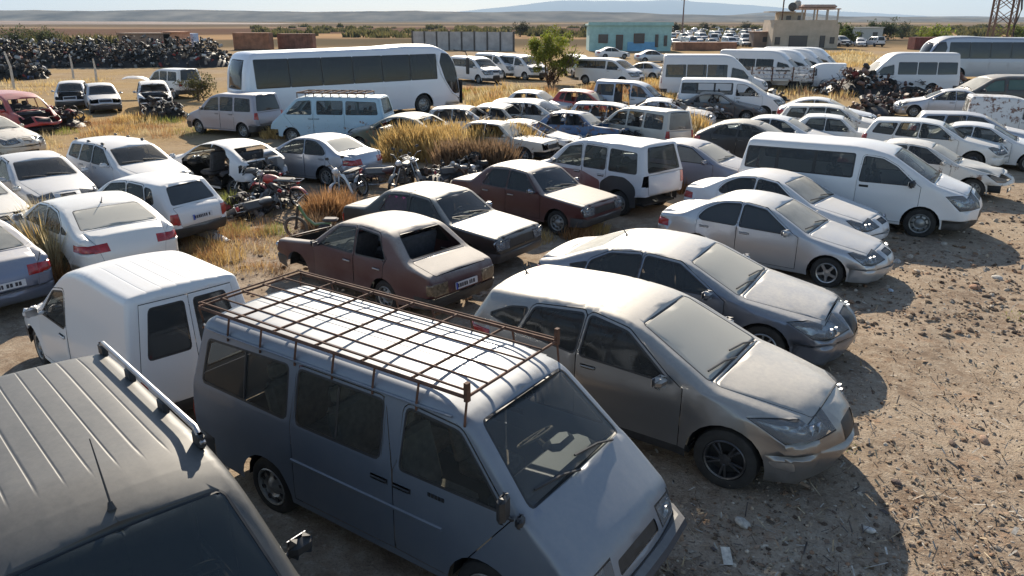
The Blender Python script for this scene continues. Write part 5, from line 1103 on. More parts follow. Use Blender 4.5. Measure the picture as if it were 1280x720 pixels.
heap('scrap_heap', 'torn interior parts inside the blue wreck front', spine((700, 172), (748, 172), 3, .7, .1, 10), .8, 90, .30, 22, RED)

# ------------------------------------------------------------------ dry grass, weeds
rng = np.random.default_rng(3)
def blades(specs, name, label, mat, cat='dry grass'):
    """specs: (x, y, radius, height, count, (colour a, colour b), spread) -> one mesh of bent tapering blades"""
    Vs, Cs = [], []
    for x, y, R_, h, n, (ca, cb), sp in specs:
        n = int(n); a = rng.uniform(0, 2 * np.pi, n); q = np.sqrt(rng.random(n)) * R_; bx, by = x + np.cos(a) * q, y + np.sin(a) * q
        bz = np.array([gz(i, j) for i, j in zip(bx, by)]) - .02; hh = h * rng.uniform(.45, 1.1, n) * (1 - .45 * (q / max(R_, .01)) ** 2)
        d = rng.uniform(0, 2 * np.pi, n); ln = sp * hh * rng.uniform(.1, 1, n); dx, dy = np.cos(d) * ln + np.cos(a) * q / max(R_, .01) * sp * hh * .35, np.sin(d) * ln + np.sin(a) * q / max(R_, .01) * sp * hh * .35
        w = np.maximum(.004, h * .013) * rng.uniform(.6, 1.5, n) * (1 + max(0, y - 12) * .05); wx, wy = -np.sin(d + 1.57 * rng.random(n)) * w, np.cos(d) * w
        z3 = np.stack
        p = [z3([bx - wx, by - wy, bz], 1), z3([bx + wx, by + wy, bz], 1), z3([bx + dx * .35 - wx * .8, by + dy * .35 - wy * .8, bz + hh * .55], 1), z3([bx + dx * .35 + wx * .8, by + dy * .35 + wy * .8, bz + hh * .55], 1), z3([bx + dx, by + dy, bz + hh], 1)]
        Vs.append(np.stack(p, 1).reshape(-1, 3)); m = rng.random((n, 1)) ; c = np.array(ca) * (1 - m) + np.array(cb) * m; c = c * rng.uniform(.75, 1.25, (n, 1)); Cs.append(np.repeat(c, 5, 0))
    Vv = np.concatenate(Vs); Cc = np.concatenate(Cs); nb = len(Vv) // 5; b = (np.arange(nb) * 5)[:, None]
    T_ = np.concatenate([b + np.array([[0, 1, 3]]), b + np.array([[0, 3, 2]]), b + np.array([[2, 3, 4]])]).astype(np.int32)
    me = bpy.data.meshes.new(name); me.vertices.add(len(Vv)); me.vertices.foreach_set('co', Vv.astype(np.float32).ravel()); me.loops.add(T_.size); me.loops.foreach_set('vertex_index', T_.ravel())
    me.polygons.add(len(T_)); me.polygons.foreach_set('loop_start', np.arange(0, T_.size, 3, dtype=np.int32)); me.update(); me.validate()
    ca_ = me.color_attributes.new('Col', 'FLOAT_COLOR', 'POINT'); ca_.data.foreach_set('color', np.concatenate([Cc, np.ones((len(Cc), 1))], 1).astype(np.float32).ravel())
    return tag(link(name, me, None, [mat]), label, cat, kind='stuff')
GOLD = ((.45, .29, .10), (.60, .44, .19)); STRAW = ((.45, .36, .20), (.58, .48, .28)); ORANGE = ((.30, .16, .07), (.42, .24, .11)); GREEN = ((.16, .20, .05), (.34, .34, .09)); OLIVE = ((.07, .075, .03), (.14, .12, .05)); BROWN = ((.17, .11, .065), (.30, .20, .12))
def pp(px, py, R_, h, n, c, sp=.6): g = G(px, py); return (g.x, g.y, R_, h, n, c, sp)
def area_spec(poly, k, R_, h, n, cs, sp=.6, seed=0):
    """many small tufts scattered inside a pixel rectangle"""
    r = random.Random(seed); out = []
    for _ in range(k):
        a = G(r.uniform(poly[0], poly[2]), r.uniform(poly[1], poly[3])); f = r.uniform(.5, 1.4); out.append((a.x, a.y, R_ * f, h * f, n, r.choice(cs), sp))
    return out
M_GRASS = attr_mat('dry_grass_blades', .8, .2, 0, 5, .2, trans=.45)
sp_ = []
for px in range(500, 650, 9): sp_.append(pp(px, 205 - abs(px - 570) * .10 + (px * 7 % 5) - 6, .75, 1.25, 520, GOLD, .5)); sp_.append(pp(px + 4, 195, .8, 1.4, 380, GOLD, .5))
for px in range(560, 640, 10): sp_.append(pp(px, 210, .5, 1.15, 340, BROWN, .5))
sp_ += [pp(58, 322, .35, 1.25, 900, STRAW, .55), pp(72, 328, .3, 1.15, 700, GOLD, .5), pp(45, 318, .3, 1.0, 500, ORANGE, .5), pp(62, 300, .45, 1.1, 900, STRAW, .55), pp(45, 292, .4, .8, 500, GOLD, .5), pp(78, 288, .45, .7, 500, ORANGE, .6), pp(35, 268, .6, .6, 400, ORANGE, .6), pp(20, 262, .6, .5, 300, STRAW), pp(80, 262, .5, .5, 300, ORANGE)]
sp_ += [(-8.40, 13.25, .16, 1.25, 700, STRAW, .4), (-8.75, 13.65, .16, 1.35, 800, GOLD, .4), (-9.1, 14.0, .18, 1.3, 600, STRAW, .4), (-8.15, 12.95, .15, .9, 350, ORANGE, .5)]
sp_ += [pp(408, 272, .5, .85, 900, ORANGE, .55), pp(425, 262, .4, .7, 500, ORANGE, .5), pp(398, 284, .4, .5, 400, BROWN, .6)]
sp_ += [pp(118, 238, .5, .6, 350, ORANGE), pp(125, 232, .4, .5, 250, STRAW), pp(150, 178, .8, .4, 200, GOLD)]
sp_ += [pp(345, 172, .7, .6, 400, GOLD), pp(360, 168, .6, .7, 300, ORANGE), pp(470, 185, .8, .6, 400, STRAW), pp(490, 200, .7, .8, 450, GOLD), pp(485, 175, .6, .6, 300, BROWN)]
sp_ += [pp(670, 300, .45, .35, 300, GOLD), pp(735, 290, .5, .45, 400, GOLD), pp(722, 296, .4, .5, 300, ORANGE), pp(850, 240, .4, .6, 300, ORANGE), pp(858, 232, .4, .5, 260, STRAW), pp(905, 335, .3, .5, 120, BROWN, .9), pp(888, 325, .3, .5, 140, STRAW, .9)]
sp_ += area_spec((215, 268, 352, 350), 95, .28, .22, 60, [BROWN, ORANGE, STRAW, GOLD], .9, 1) + area_spec((225, 280, 300, 330), 22, .3, .34, 110, [GOLD, ORANGE], .7, 8)
sp_ += area_spec((600, 132, 860, 182), 210, .5, .65, 110, [GOLD, GOLD, STRAW, ORANGE], .55, 2) + area_spec((580, 112, 860, 135), 130, .6, .6, 80, [GOLD, STRAW, ORANGE], .5, 3)
sp_ += area_spec((760, 138, 870, 175), 40, .6, .75, 130, [GOLD, ORANGE], .5, 4) + area_spec((700, 160, 790, 180), 20, .5, .6, 110, [ORANGE, GOLD], .5, 14)
sp_ += area_spec((780, 84, 850, 108), 60, 1.0, .5, 50, [GOLD], .5, 5) + area_spec((1000, 66, 1090, 84), 80, 1.6, .6, 50, [GOLD, STRAW], .5, 6) + area_spec((930, 105, 1060, 130), 50, .8, .5, 50, [STRAW, GOLD, BROWN], .5, 7)
sp_ += area_spec((0, 100, 130, 118), 70, 1.0, .4, 40, [GOLD, STRAW], .5, 9) + area_spec((100, 145, 240, 172), 50, .6, .35, 60, [GOLD, ORANGE, STRAW], .6, 10) + area_spec((0, 168, 70, 190), 40, .6, .4, 60, [STRAW, GOLD], .6, 11)
sp_ += area_spec((300, 200, 480, 300), 40, .3, .3, 70, [BROWN, STRAW, ORANGE], .7, 12) + area_spec((1090, 150, 1100, 160), 4, .4, .4, 60, [STRAW], .6, 13)
sp_ += [pp(170, 152, 1.1, .55, 500, GOLD, .5), pp(110, 158, 1.5, .30, 400, ORANGE, .6), pp(160, 162, 1.4, .28, 400, ORANGE, .6), pp(90, 150, .8, .5, 300, GOLD), pp(1170, 122, .9, .5, 250, GOLD)]
blades(sp_, 'dry_grass', 'golden dry grass and weeds growing between the wrecks', M_GRASS)
sg_ = [pp(285, 268, .45, .60, 600, GREEN, .5), pp(292, 258, .4, .5, 350, GREEN, .5), pp(30, 165, 1.0, .4, 350, GREEN), pp(82, 166, .6, .35, 200, GREEN), pp(205, 152, 1.0, .35, 350, GREEN), pp(240, 165, 1.0, .3, 250, GREEN), pp(345, 290, .4, .3, 220, GREEN, .7), pp(1050, 562, .22, .06, 120, GREEN, 1.2), pp(1278, 398, .3, .12, 90, GREEN, 1), pp(440, 300, .3, .3, 100, GREEN)]
sg_ += area_spec((560, 112, 625, 124), 40, .7, .35, 60, [GREEN, GOLD], .5, 21) + [pp(825, 98, .6, .5, 200, GREEN), pp(300, 290, .3, .3, 120, GREEN)]
fs = []; fr_ = random.Random(77)
for _ in range(330):
    px = fr_.uniform(320, 1290) if fr_.random() < .8 else fr_.uniform(-20, 160); g_ = G(px, fr_.uniform(34, 47) if px > 300 else fr_.uniform(52, 57)); fs.append((g_.x, g_.y, fr_.uniform(1.5, 5), fr_.uniform(1.2, 3.0), 60, OLIVE, .5))
blades(fs, 'far_scrub', 'dark scrub and hedges far behind the yard', M_GRASS, 'scrub')
blades(sg_, 'green_weeds', 'yellow green weeds among the dry grass', M_GRASS, 'weeds')

# ------------------------------------------------------------------ gravel, stones, litter
def rock(r, s, flat=.6):
    t = (1 + 5 ** .5) / 2; v = [(-1, t, 0), (1, t, 0), (-1, -t, 0), (1, -t, 0), (0, -1, t), (0, 1, t), (0, -1, -t), (0, 1, -t), (t, 0, -1), (t, 0, 1), (-t, 0, -1), (-t, 0, 1)]
    f = [(0, 11, 5), (0, 5, 1), (0, 1, 7), (0, 7, 10), (0, 10, 11), (1, 5, 9), (5, 11, 4), (11, 10, 2), (10, 7, 6), (7, 1, 8), (3, 9, 4), (3, 4, 2), (3, 2, 6), (3, 6, 8), (3, 8, 9), (4, 9, 5), (2, 4, 11), (6, 2, 10), (8, 6, 7), (9, 8, 1)]
    ax_ = (r.uniform(.6, 1.2), r.uniform(.6, 1.2), flat * r.uniform(.7, 1.2)); M = Matrix.Rotation(r.uniform(0, 6.3), 3, 'Z') @ Matrix.Rotation(r.gauss(0, .4), 3, 'X')
    return [tuple(M @ Vector([a * b * s * .55 * r.uniform(.75, 1.2) for a, b in zip(p, ax_)])) for p in v], f
def gravel():
    r = random.Random(8); mb = MB(); pal = [(.26, .195, .14), (.20, .145, .10), (.32, .25, .18), (.11, .08, .06), (.27, .17, .11), (.22, .16, .12), (.42, .36, .29)]
    lib = [rock(r, 1, .6) for _ in range(14)]
    def put(px, py, smin, smax):
        a = G(px, py); s = smin * (smax / smin) ** (r.random() ** 2.2); v, f = r.choice(lib); c = r.choice(pal); k = r.uniform(.6, 1.25); z0 = gz(a.x, a.y) + s * .12; ro = r.uniform(0, 6.3); cs, sn = math.cos(ro) * s, math.sin(ro) * s
        mb.add([(x * cs - y * sn + a.x, x * sn + y * cs + a.y, z * s + z0) for x, y, z in v], f, 0, tuple(q * k for q in c))
    for _ in range(5200):
        py = 300 + 440 * r.random() ** .8; put(r.uniform(800, 1330), py, .007, .034)
    for _ in range(1700): put(r.uniform(1050, 1300), r.uniform(230, 420), .015, .07)
    for _ in range(900): put(r.uniform(200, 620), r.uniform(240, 400), .015, .07)
    tag(link('gravel', mb.mesh('gravel', False), None, [attr_mat('gravel_stone', .95, .08, 0, 30, .3)]), 'loose gravel and clods scattered over the dirt', 'gravel', kind='stuff')
    lt = MB(); lp = [(.46, .42, .36), (.40, .32, .21), (.36, .27, .17), (.22, .16, .11), (.30, .20, .13), (.10, .08, .07), (.14, .10, .07)]
    for _ in range(2300):                          # straw, wood chips, torn plastic
        a = G(r.uniform(800, 1330), 290 + 440 * r.random() ** .8); L_ = r.uniform(.015, .10) * (1 if r.random() < .93 else 2.2); w_ = r.uniform(.003, .009) if r.random() < .93 else L_ * .25; ro = r.uniform(0, 6.3); z0 = gz(a.x, a.y) + r.uniform(.004, .02)
        c, s = math.cos(ro), math.sin(ro); tl = r.gauss(0, .25) * L_; P = [(-L_ / 2, -w_, -tl), (L_ / 2, -w_, tl), (L_ / 2, w_, tl), (-L_ / 2, w_, -tl)]
        lt.add([(x * c - y * s + a.x, x * s + y * c + a.y, z + z0 + abs(tl)) for x, y, z in P], [(0, 1, 2, 3)], 0, (lambda c_, k_: tuple(v * k_ for v in c_))(r.choice(lp), r.uniform(.6, 1.1)))
    tag(link('litter', lt.mesh('litter', False), None, [attr_mat('litter_bits', .8, .3)]), 'straw, chips and torn plastic bits strewn over the dirt', 'litter', kind='stuff')
gravel()
def stone(px, py, s, col, label, seed):
    r = random.Random(seed); a = G(px, py); v, f = rock(r, s, .55); me = bpy.data.meshes.new('stone'); me.from_pydata(v, [], f); me.update()
    o = link('stone', me, None, [simple('stone_%d' % seed, col, .9, 0, .35, 22, .6)], (a.x, a.y, gz(a.x, a.y) + s * .14)); md_ = o.modifiers.new('sub', 'SUBSURF'); md_.levels = 1; md_.render_levels = 1
    tag(o, label, 'stone', 'larger stones on the dirt track')
for i, (px, py, s, c, lb) in enumerate(((928, 655, .13, (.42, .38, .33), 'pale stone in the shadow in front of the SUV wheel'), (1086, 665, .10, (.50, .47, .43), 'whitish flat stone at the shadow edge near the bottom'), (1190, 557, .09, (.12, .08, .06), 'dark stone on the sunlit dirt below the litter'), (1230, 552, .10, (.34, .22, .15), 'reddish stone right of the dark stone'), (1120, 607, .08, (.10, .07, .06), 'small dark stone near the shadow edge'), (1218, 362, .16, (.36, .20, .12), 'rusty lump at the edge of the van shadow'), (1246, 348, .14, (.48, .44, .38), 'pale stone beside the rusty lump'), (1120, 330, .13, (.34, .32, .30), 'grey stone in the van shadow left part'), (1113, 365, .08, (.45, .50, .55), 'bluish chip at the silver saloon shadow tip'), (1042, 385, .09, (.5, .5, .5), 'white chip beside the blue grey saloon nose'))):
    stone(px, py, s, c, lb, 40 + i)
# loose body panels
def panel(name, label, px, py, z, d, col, rz, ry=0, rx=0, cat='car part'):
    g = [[((i / 6 - .5) * d[0], (j / 5 - .5) * d[1] * (1 - .15 * i / 6), d[2] * (math.sin(i / 6 * math.pi) * .6 + .4 * math.sin(j / 5 * math.pi) + .10 * math.sin(i * 1.7 + j * 2.3))) for i in range(7)] for j in range(6)]
    mb = MB(); p = [q for r in g for q in r]; mb.add(p + [(x, y, q - .02) for x, y, q in p], [(j * 7 + i, j * 7 + i + 1, j * 7 + i + 8, j * 7 + i + 7) for j in range(5) for i in range(6)] + [(42 + j * 7 + i + 7, 42 + j * 7 + i + 8, 42 + j * 7 + i + 1, 42 + j * 7 + i) for j in range(5) for i in range(6)])
    rim = [i for i in range(7)] + [7 * j + 6 for j in range(1, 6)] + [35 + i for i in range(5, -1, -1)] + [7 * j for j in range(4, 0, -1)]
    n = len(mb.v); mb.f += [(rim[i], rim[i - 1], rim[i - 1] + 42, rim[i] + 42) for i in range(len(rim))]; mb.m += [0] * len(rim)
    a = G(px, py, z); o = link(name, mb.mesh(name), None, [MATS[col]], (a.x, a.y, z), (rx, ry, rz)); return tag(o, label, cat)
panel('loose_hood', 'white hood lying on the weeds right of the blue wreck', 795, 147, .55, (1.3, 1.3, .12), 'white_c', .6, .1, .1)
panel('loose_hood', 'pale hood lying in the golden grass beside the scribbled van wreck', 832, 137, .5, (1.2, 1.2, .1), 'white_old', -.4, .12)
panel('loose_bumper', 'white bumper piece lying in weeds behind the small boxy hatchback', 262, 293, .12, (1.1, .22, .10), 'white_b', -.5, .2, .3)
panel('loose_bumper', 'black bumper fragment in the dry weeds by the small boxy hatchback', 250, 290, .16, (.9, .35, .14), 'dark_wreck', -.4, .1, .5)
panel('loose_tailgate', 'dark red tailgate lying behind the silver saloon boot', 478, 215, .45, (1.3, .45, .12), 'maroon_b', -.15, 0, .9)
panel('loose_fender', 'grey crumpled fender on the ground behind the stripped hatchback', 172, 100, 1.1, (1.6, 1.0, .25), 'silver_b', .2, .1)

# ------------------------------------------------------------------ trees and bushes
def tree(label, x, y, h, rx, seed, col, n=2600, leaf=.16, trunk=.12, base=.25, name='tree', cat='tree', group=None):
    r = random.Random(seed); root = thing(name, label, cat, (x, y, gz(x, y)), 0, group)
    tb = MB(); tips = []
    def limb(p, d, L_, R_, dep):
        pts = [p]; 
        for k in range(3): d = (d + Vector((r.gauss(0, .16), r.gauss(0, .16), r.gauss(.05, .08)))).normalized(); pts.append(pts[-1] + d * L_ / 3)
        tb.tube(pts, [R_ * (1 - .18 * k) for k in range(4)], 6)
        if dep == 0: tips.append(pts[-1]); tips.append(pts[2]); return
        for k in range(r.choice((3, 4))): a = r.uniform(0, 6.3); limb(pts[r.choice((2, 3))], (d * .55 + Vector((math.cos(a), math.sin(a), r.uniform(.0, .6))) * .75).normalized(), L_ * r.uniform(.55, .8), R_ * .55, dep - 1)
    for k in range(3 if base < .3 else 1): limb(Vector((r.uniform(-.2, .2), r.uniform(-.2, .2), -.1)), Vector((r.gauss(0, .3), r.gauss(0, .3), 1)).normalized(), h * .42, trunk, 2)
    link('trunk', tb.mesh('trunk'), root, [simple('bark', (.10, .075, .055), .95, 0, .4, 9, .5)])
    lo = np.array([t for t in tips]); mb = MB(); cl = []
    for k in range(26):
        a, u = r.uniform(0, 6.3), r.random(); zz = h * (base + (1 - base) * r.random() ** .8); rr = rx * math.sqrt(max(.05, 1 - ((zz / h - .58) / .5) ** 2)) * math.sqrt(r.random()) * r.uniform(.75, 1.15); cl.append((math.cos(a) * rr, math.sin(a) * rr, zz, r.uniform(.18, .38) * rx, r.uniform(.7, 1.3)))
    for t_ in tips[:40]: cl.append((t_.x, t_.y, min(t_.z, h), .28 * rx, r.uniform(.7, 1.2)))
    for _ in range(n):
        cx, cy, cz, R_, k = r.choice(cl); d = Vector((r.gauss(0, 1), r.gauss(0, 1), r.gauss(0, .8))); d = d.normalized() * R_ * r.random() ** .5; p = Vector((cx, cy, cz)) + d
        if p.z < .1: continue
        s = leaf * r.uniform(.6, 1.3); M = Matrix.Rotation(r.uniform(0, 6.3), 3, 'Z') @ Matrix.Rotation(r.uniform(-1.2, 1.2), 3, 'X'); kk = k * r.uniform(.75, 1.25)
        mb.add([p + M @ Vector(q) * s for q in ((0, -.6, 0), (.35, 0, .1), (0, .6, 0), (-.35, 0, .1))], [(0, 1, 2, 3)], 0, (col[0] * kk * r.uniform(.85, 1.2), col[1] * kk, col[2] * kk))
    o = link('crown', mb.mesh('crown', False), root, [attr_mat('leaves', .7, .3, 0, 3, .2, trans=.4)]); return root
g = G(688, 106); tree('bushy yellow green tree standing between the white vans', g.x, g.y, 4.1, 1.85, 3, (.22, .25, .035), 11000, .15, .10, .18)
g = G(252, 126); tree('dark olive scrub bush left of the coach rear', g.x, g.y, 1.7, 1.2, 4, (.085, .085, .035), 1800, .12, .05, .05, 'bush', 'bush')
g = G(690, 106); tree('reddish brown shrub at the foot of the bushy tree', g.x, g.y - 1.1, 1.3, 1.1, 5, (.12, .06, .035), 900, .11, .04, .05, 'bush', 'bush')
far = [(1168, 60, 3.6, 4.2, (.17, .21, .03), 'bright green bush left of the red container'), (1266, 52, 3.4, 4.4, (.16, .19, .03), 'bright green bush behind the grey coach at right'), (1058, 57, 3.8, 2.4, (.10, .13, .03), 'green tree right of the beige house'), (1045, 55, 4.2, 2.2, (.06, .075, .03), 'dark tree touching the beige house'), (1095, 50, 4.5, 3.0, (.055, .075, .035), 'dark tree midway between house and bright bush'), (1110, 50, 5, 3.4, (.05, .07, .035), 'taller dark tree left of the bright green bush'), (1128, 48, 4, 3, (.06, .075, .04), 'dark tree close left of the bright green bush'),
       (1085, 49, 3.2, 2.2, (.07, .08, .04), 'low dark tree behind the flat white roof'), (650, 46, 4, 3.2, (.05, .06, .035), 'dark far tree left of the bushy tree top'), (735, 44, 3.4, 3, (.055, .065, .04), 'dark far tree left of the turquoise house roof'), (845, 42, 3.6, 2.6, (.06, .07, .04), 'dark far tree right of the turquoise house'), (880, 40, 3.6, 3, (.055, .065, .035), 'far dark tree above the packed lot'), (932, 39, 3.8, 3, (.06, .07, .04), 'far dark tree left of the beige house'), (60, 58, 3, 4, (.09, .10, .04), 'olive far bush behind the black scrap bank'), (18, 58, 3, 4.2, (.085, .095, .04), 'olive far bush at the left edge behind the bank'), (785, 36, 3.5, 3.5, (.06, .07, .045), 'far dark tree behind the turquoise house roof')]
for i, (px, py, h, rx, c, lb) in enumerate(far):
    g = G(px, py); tree(lb, g.x, g.y, h, rx, 60 + i, c, 1500, .40, .12, .06, group='trees behind the yard')

# ------------------------------------------------------------------ buildings and walls at the back
def wallbox(mb, c, d, **k): return mb.box(c, d, **k)
def house():
    g = G(1005, 60); root = thing('house', 'beige two level house with pinkish roof canopy over its terrace', 'house', (g.x, g.y, 0), rad(-4))
    B = simple('beige_plaster', (.46, .38, .29), .9, 0, .15, .8, .2); D = simple('window_dark', (.04, .04, .045), .3, 0, .2); R_ = simple('pink_roof', (.42, .27, .20), .8, 0, .2, 2); Pm = simple('post_concrete', (.40, .36, .31), .9, 0, .2)
    m = MB(); m.box((0, 4, 2.0), (11.4, 8, 4.0)); m.box((-5.4, 4, 4.35), (.35, 8, .7)); m.box((0, .15, 4.35), (10.4, .3, .7)); link('wall', m.mesh('w', False), root, [B])
    m = MB(); m.box((-2.0, 4.2, 5.0), (4.4, 3.2, 2.0)); link('roof_room', m.mesh('rr', False), root, [B])
    m = MB(); m.box((2.2, 3.4, 6.55), (6.8, 6.6, .18), ry=0); m.box((2.2, 3.4, 6.95), (6.2, 4.4, .7), bev=.3); rf_ = link('roof_canopy', m.mesh('rc', False), root, [R_])
    m = MB(); m.box((-4.0, 3.8, 6.1), (4.6, 4.6, .15)); link('roof_slab', m.mesh('rs', False), root, [B])
    for x in (-.9, 1.2, 3.4, 5.3):
        for y in (.5, 6.2): m = MB(); m.box((x, y, 5.2), (.25, .25, 2.5)); link('post', m.mesh('p', False), root, [Pm])
    for x, z, w, h in ((-4.8, 1.2, .9, 1.3), (-1.2, 1.05, 3.2, 2.1), (3.0, 1.1, .9, 2.0), (4.7, 1.3, .8, 1.1)): m = MB(); m.box((x, -.02, z), (w, .08, h)); f = link('window', m.mesh('wf', False), root, [M_TRIM]); m = MB(); m.box((x, -.07, z), (w - .15, .04, h - .15)); link('pane', m.mesh('pn', False), f, [D])
    for x in (-2.6, -.6): m = MB(); m.box((x, 2.55, 5.0), (.8, .1, .9)); link('window', m.mesh('wf', False), root, [D])
    m = MB(); m.tube([(-4.3, .4, 4.0), (-4.3, .4, 8.6)], .12, 6); m.tube([(-4.9, .4, 8.5), (-3.7, .4, 8.5)], .05, 4); m.tube([(-4.7, .4, 8.1), (-3.9, .4, 8.1)], .05, 4); link('mast', m.mesh('mast'), root, [M_RUSTY])
    m = MB(); m.lathe([(.002, 0), (.5, .08), (.75, .25)], 14, (-2.6, .6, 6.9), 'Y'); m.tube([(-2.6, .6, 6.1), (-2.6, .7, 6.9)], .05, 5); link('satellite_dish', m.mesh('dish'), root, [M_FRAME])
    m = MB(); m.lathe([(.002, 0), (.6, 0), (.6, 1.1), (.3, 1.4), (.002, 1.4)], 12, (-.9, 4.0, 6.65), 'Z'); link('water_tank', m.mesh('tank'), root, [Pm])
house()
def teal():
    g = G(787, 64); root = thing('house', 'low turquoise flat roofed house with dark windows', 'house', (g.x, g.y, 0), rad(-2))
    T_ = simple('turquoise_plaster', (.30, .48, .47), .9, 0, .15, 1.2, .2); B = simple('blue_plaster', (.16, .36, .55), .9, 0, .15, 1.5); D = simple('window_dark', (.04, .04, .045), .3)
    m = MB(); m.box((0, 4, 1.95), (13, 8, 3.9)); link('wall', m.mesh('w', False), root, [T_])
    m = MB(); m.box((0, 4, 4.0), (13.5, 8.6, .22)); m.box((0, -.1, 4.25), (13.4, .2, .3)); link('roof', m.mesh('r', False), root, [T_])
    m = MB(); m.box((1.9, -.04, .7), (4.6, .1, 1.4)); link('plinth', m.mesh('pl', False), root, [B])
    for x, z, w, h, n in ((-4.3, 1.9, 1.5, 1.3, 'window'), (-1.7, 1.35, 1.1, 2.3, 'door'), (1.4, 1.95, 1.7, 1.5, 'window'), (4.2, 1.6, .5, 1.9, 'window'), (5.6, 1.6, .5, 1.6, 'window')):
        m = MB(); m.box((x, -.06, z), (w, .16, h)); f = link(n, m.mesh('f', False), root, [simple('frame_brown', (.12, .07, .05), .7)]); m = MB(); m.box((x, -.15, z), (w * .82, .04, h * .86)); link('pane', m.mesh('pn', False), f, [D])
teal()
def block(name, label, px, py, d, mat, rz=0, cat='building', extra=None):
    g = G(px, py); root = thing(name, label, cat, (g.x, g.y, 0), rz); m = MB(); m.box((0, d[1] / 2, d[2] / 2), d); link('wall', m.mesh('w', False), root, [mat])
    m = MB(); m.box((0, d[1] / 2, d[2] + .08), (d[0] + .4, d[1] + .4, .16)); link('roof', m.mesh('r', False), root, [extra or mat])
    k = max(1, int(d[0] // 3))
    for i in range(k): x = (i + .5) / k * d[0] - d[0] / 2; m = MB(); m.box((x, -.03, d[2] * .52), (min(1.1, d[0] / k * .45), .08, d[2] * .34)); link('window', m.mesh('wi', False), root, [simple('window_dark', (.04, .04, .045), .3)])
    return root
block('shack', 'low mud brown shack behind the black scrap bank', 183, 64, (8.2, 4, 2.6), simple('mud_wall', (.24, .17, .13), .95, 0, .3, .6))
block('shack', 'orange brick end room joined to the brown shack', 217, 64, (2.6, 4.2, 2.8), simple('orange_brick', (.45, .24, .15), .95, 0, .25, 3))
block('flat_house', 'small flat white roofed house right of the beige house', 1083, 52, (7, 5, 3.0), simple('white_wall', (.5, .47, .42), .9, 0, .2))
block('kiosk', 'small brown hut at the left foot of the beige house', 956, 59, (4.4, 3, 2.6), simple('mud_wall', (.24, .17, .13), .95, 0, .3, .6), extra=simple('pink_roof', (.42, .27, .20), .8, 0, .2, 2))
def container(label, px, py, d, mat, rz=0):
    g = G(px, py); root = thing('container', label, 'container', (g.x, g.y, 0), rz); m = MB(); m.box((0, 0, d[2] / 2 + .1), d); link('body', m.mesh('b', False), root, [mat]); n = int(d[0] / .45); m = MB()
    for i in range(n): m.box((-d[0] / 2 + (i + .5) * d[0] / n, -d[1] / 2 - .03, d[2] / 2 + .1), (.18, .06, d[2] - .2))
    link('corrugation', m.mesh('c', False), root, [mat]); m = MB(); m.box((0, 0, .06), (d[0], d[1], .12)); link('base_frame', m.mesh('f', False), root, [M_RUSTY]); return root
container('blue white container left of the coach rear roof', 237, 62, (2.6, 2.4, 2.5), simple('container_blue', (.32, .42, .60), .6, 0, .2))
container('rusty brown container just above the coach rear roof', 318, 62, (6, 2.4, 2.6), simple('container_rust', (.30, .14, .08), .9, 0, .4, 1))
container('dark rusty container above the coach middle roof', 372, 61, (6, 2.4, 2.4), simple('container_rust2', (.20, .09, .06), .9, 0, .5, 1))
container('red container beside the grey coach at right', 1190, 73, (3.2, 2.4, 2.3), simple('container_red', (.30, .05, .04), .8, 0, .3))
container('dark red low container behind the white minibus at right', 1155, 62, (4.6, 2.4, 1.9), simple('container_red2', (.16, .05, .04), .9, 0, .4, 1))
container('long rust red trailer bed above the tall minibus roof', 880, 63, (10, 2.4, 1.2), simple('container_rust', (.30, .14, .08), .9, 0, .4, 1))
g0, g1 = G(516, 62), G(642, 64); n = 8; wl_ = thing('concrete_wall', 'grey precast panel wall behind the coach front', 'wall', (g0.x, g0.y, 0), math.atan2(g1.y - g0.y, g1.x - g0.x)); Lw = (g1 - g0).length
for i in range(n): m = MB(); m.box((Lw * (i + .5) / n, .08, 1.45), (Lw / n - .25, .12, 2.9)); link('wall_panel', m.mesh('wp', False), wl_, [simple('precast', (.40, .38, .37), .9, 0, .25, .7)])
for i in range(n + 1): m = MB(); m.box((Lw * i / n, .05, 1.5), (.26, .22, 3.0)); link('post', m.mesh('ps', False), wl_, [M_FRAME])
# low cargo trailer with slatted sides between wreck van and minibuses
g = G(972, 112); tr_ = thing('trailer', 'whitish slatted flat trailer in front of the slanted minibus row', 'trailer', (g.x, g.y, 0), rad(-6)); m = MB(); m.box((0, 0, .72), (4.4, 1.9, .12)); link('bed', m.mesh('bed', False), tr_, [MATS['white_old']])
for sy in (-.95, .95):
    for k in range(3): m = MB(); m.box((0, sy, .95 + k * .27), (4.4, .05, .18)); link('slat', m.mesh('sl', False), tr_, [MATS['white_rust']])
    for x in (-2.1, -.7, .7, 2.1): m = MB(); m.box((x, sy * 1.04, 1.15), (.07, .05, .95)); link('post', m.mesh('po', False), tr_, [M_RUSTY])
for x in (-.9, .9):
    for sy in (-.7, .7): m = MB(); m.lathe([(.002, -.1), (.3, -.1), (.33, 0), (.3, .1), (.002, .1)], 14, (x, sy, .33)); link('wheel', m.mesh('wh'), tr_, [M_RUBBER])

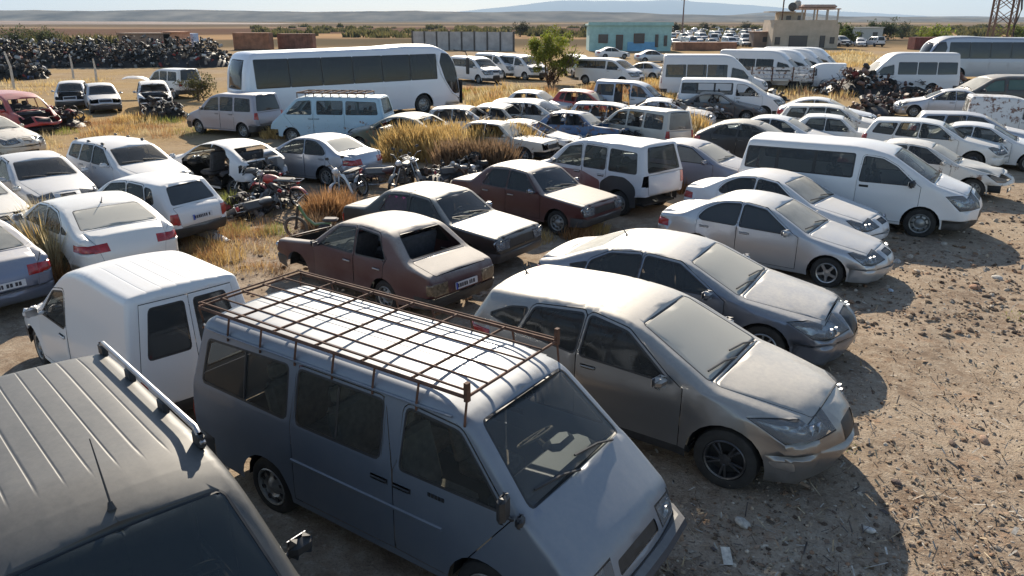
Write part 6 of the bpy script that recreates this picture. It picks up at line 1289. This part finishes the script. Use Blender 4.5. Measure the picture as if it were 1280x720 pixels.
# lattice pylon, poles
def pylon():
    g = G(1243, 78); h, w = 16.0, 2.5; root = thing('pylon', 'rusty lattice pylon of two braced legs rising out of the picture', 'pylon', (g.x, g.y, 0), rad(6)); L_ = simple('pylon_rust', (.17, .105, .08), .85, .1, .4, 3)
    for sx in (-1, 1):
        for sy in (-1, 1):
            m = MB(); m.tube([(sx * w / 2, sy * .45, 0), (sx * w / 2 * .96, sy * .4, h)], .12, 6); link('leg', m.mesh('leg'), root, [L_])
    for k in range(9):
        z0, z1 = 1 + k * 1.6, 2.6 + k * 1.6; m = MB()
        for sy in (-.44, .44): m.tube([(-w / 2, sy, z0), (w / 2, sy, z1)], .045, 4); m.tube([(w / 2, sy, z0), (-w / 2, sy, z1)], .045, 4)
        for sx in (-1, 1): m.tube([(sx * w / 2, -.44, z0), (sx * w / 2, .44, z1)], .04, 4); m.tube([(sx * w / 2, .44, z0), (sx * w / 2, -.44, z1)], .04, 4)
        link('cross_brace', m.mesh('br'), root, [L_])
    m = MB(); r = random.Random(2)
    pts = [(w / 2 + .25 * math.sin(k * 1.3) + .15, -.5, .5 + k * .9) for k in range(17)]; m.tube(pts, .10, 6); link('cable', m.mesh('cb'), root, [M_TRIM])
pylon()
g = G(852, 48); pl = thing('utility_pole', 'thin utility pole with crossarm above the turquoise house', 'pole', (g.x, g.y, 0), 0); m = MB(); m.tube([(0, 0, 0), (0, 0, 12.5)], [.22, .14], 7); link('shaft', m.mesh('s'), pl, [simple('pole_wood', (.20, .13, .11), .9)])
m = MB(); m.tube([(-.9, 0, 9.8), (.9, 0, 9.8)], .08, 5); link('crossarm', m.mesh('c'), pl, [simple('pole_wood', (.20, .13, .11), .9)])
for i, (px, py, h, lb) in enumerate(((18, 112, 2.6, 'pale leaning post at the left edge before the dark mound'), (92, 98, 2.0, 'pale short post in front of the black scrap bank'), (121, 103, 1.8, 'white pointed post behind the silver white wreck'))):
    g = G(px, py); m = MB(); m.tube([(0, 0, -.05), (.05, 0, h * .6), (-.15 if i == 0 else .02, 0, h)], [.09, .08, .05], 6); o = link('post', m.mesh('post'), None, [simple('pale_post', (.50, .46, .40), .9)], (g.x, g.y, gz(g.x, g.y))); tag(o, lb, 'post')

# ------------------------------------------------------------------ the air
hz = MB(); hz.box((2000, 11500, 292), (52000, 26000, 594)); ho = link('haze', hz.mesh('haze', False), None, None)
hm_ = bpy.data.materials.new('haze'); hm_.use_nodes = True; hn = hm_.node_tree; hn.nodes.remove(hn.nodes['Principled BSDF']); pv = hn.nodes.new('ShaderNodeVolumePrincipled')
pv.inputs['Color'].default_value = (.62, .80, 1, 1); pv.inputs['Density'].default_value = 8.5e-5; pv.inputs['Anisotropy'].default_value = 0.0; hn.links.new(pv.outputs[0], hn.nodes['Material Output'].inputs['Volume'])
ho.data.materials.append(hm_); tag(ho, 'pale blue haze over the far plain', 'haze', kind='stuff')
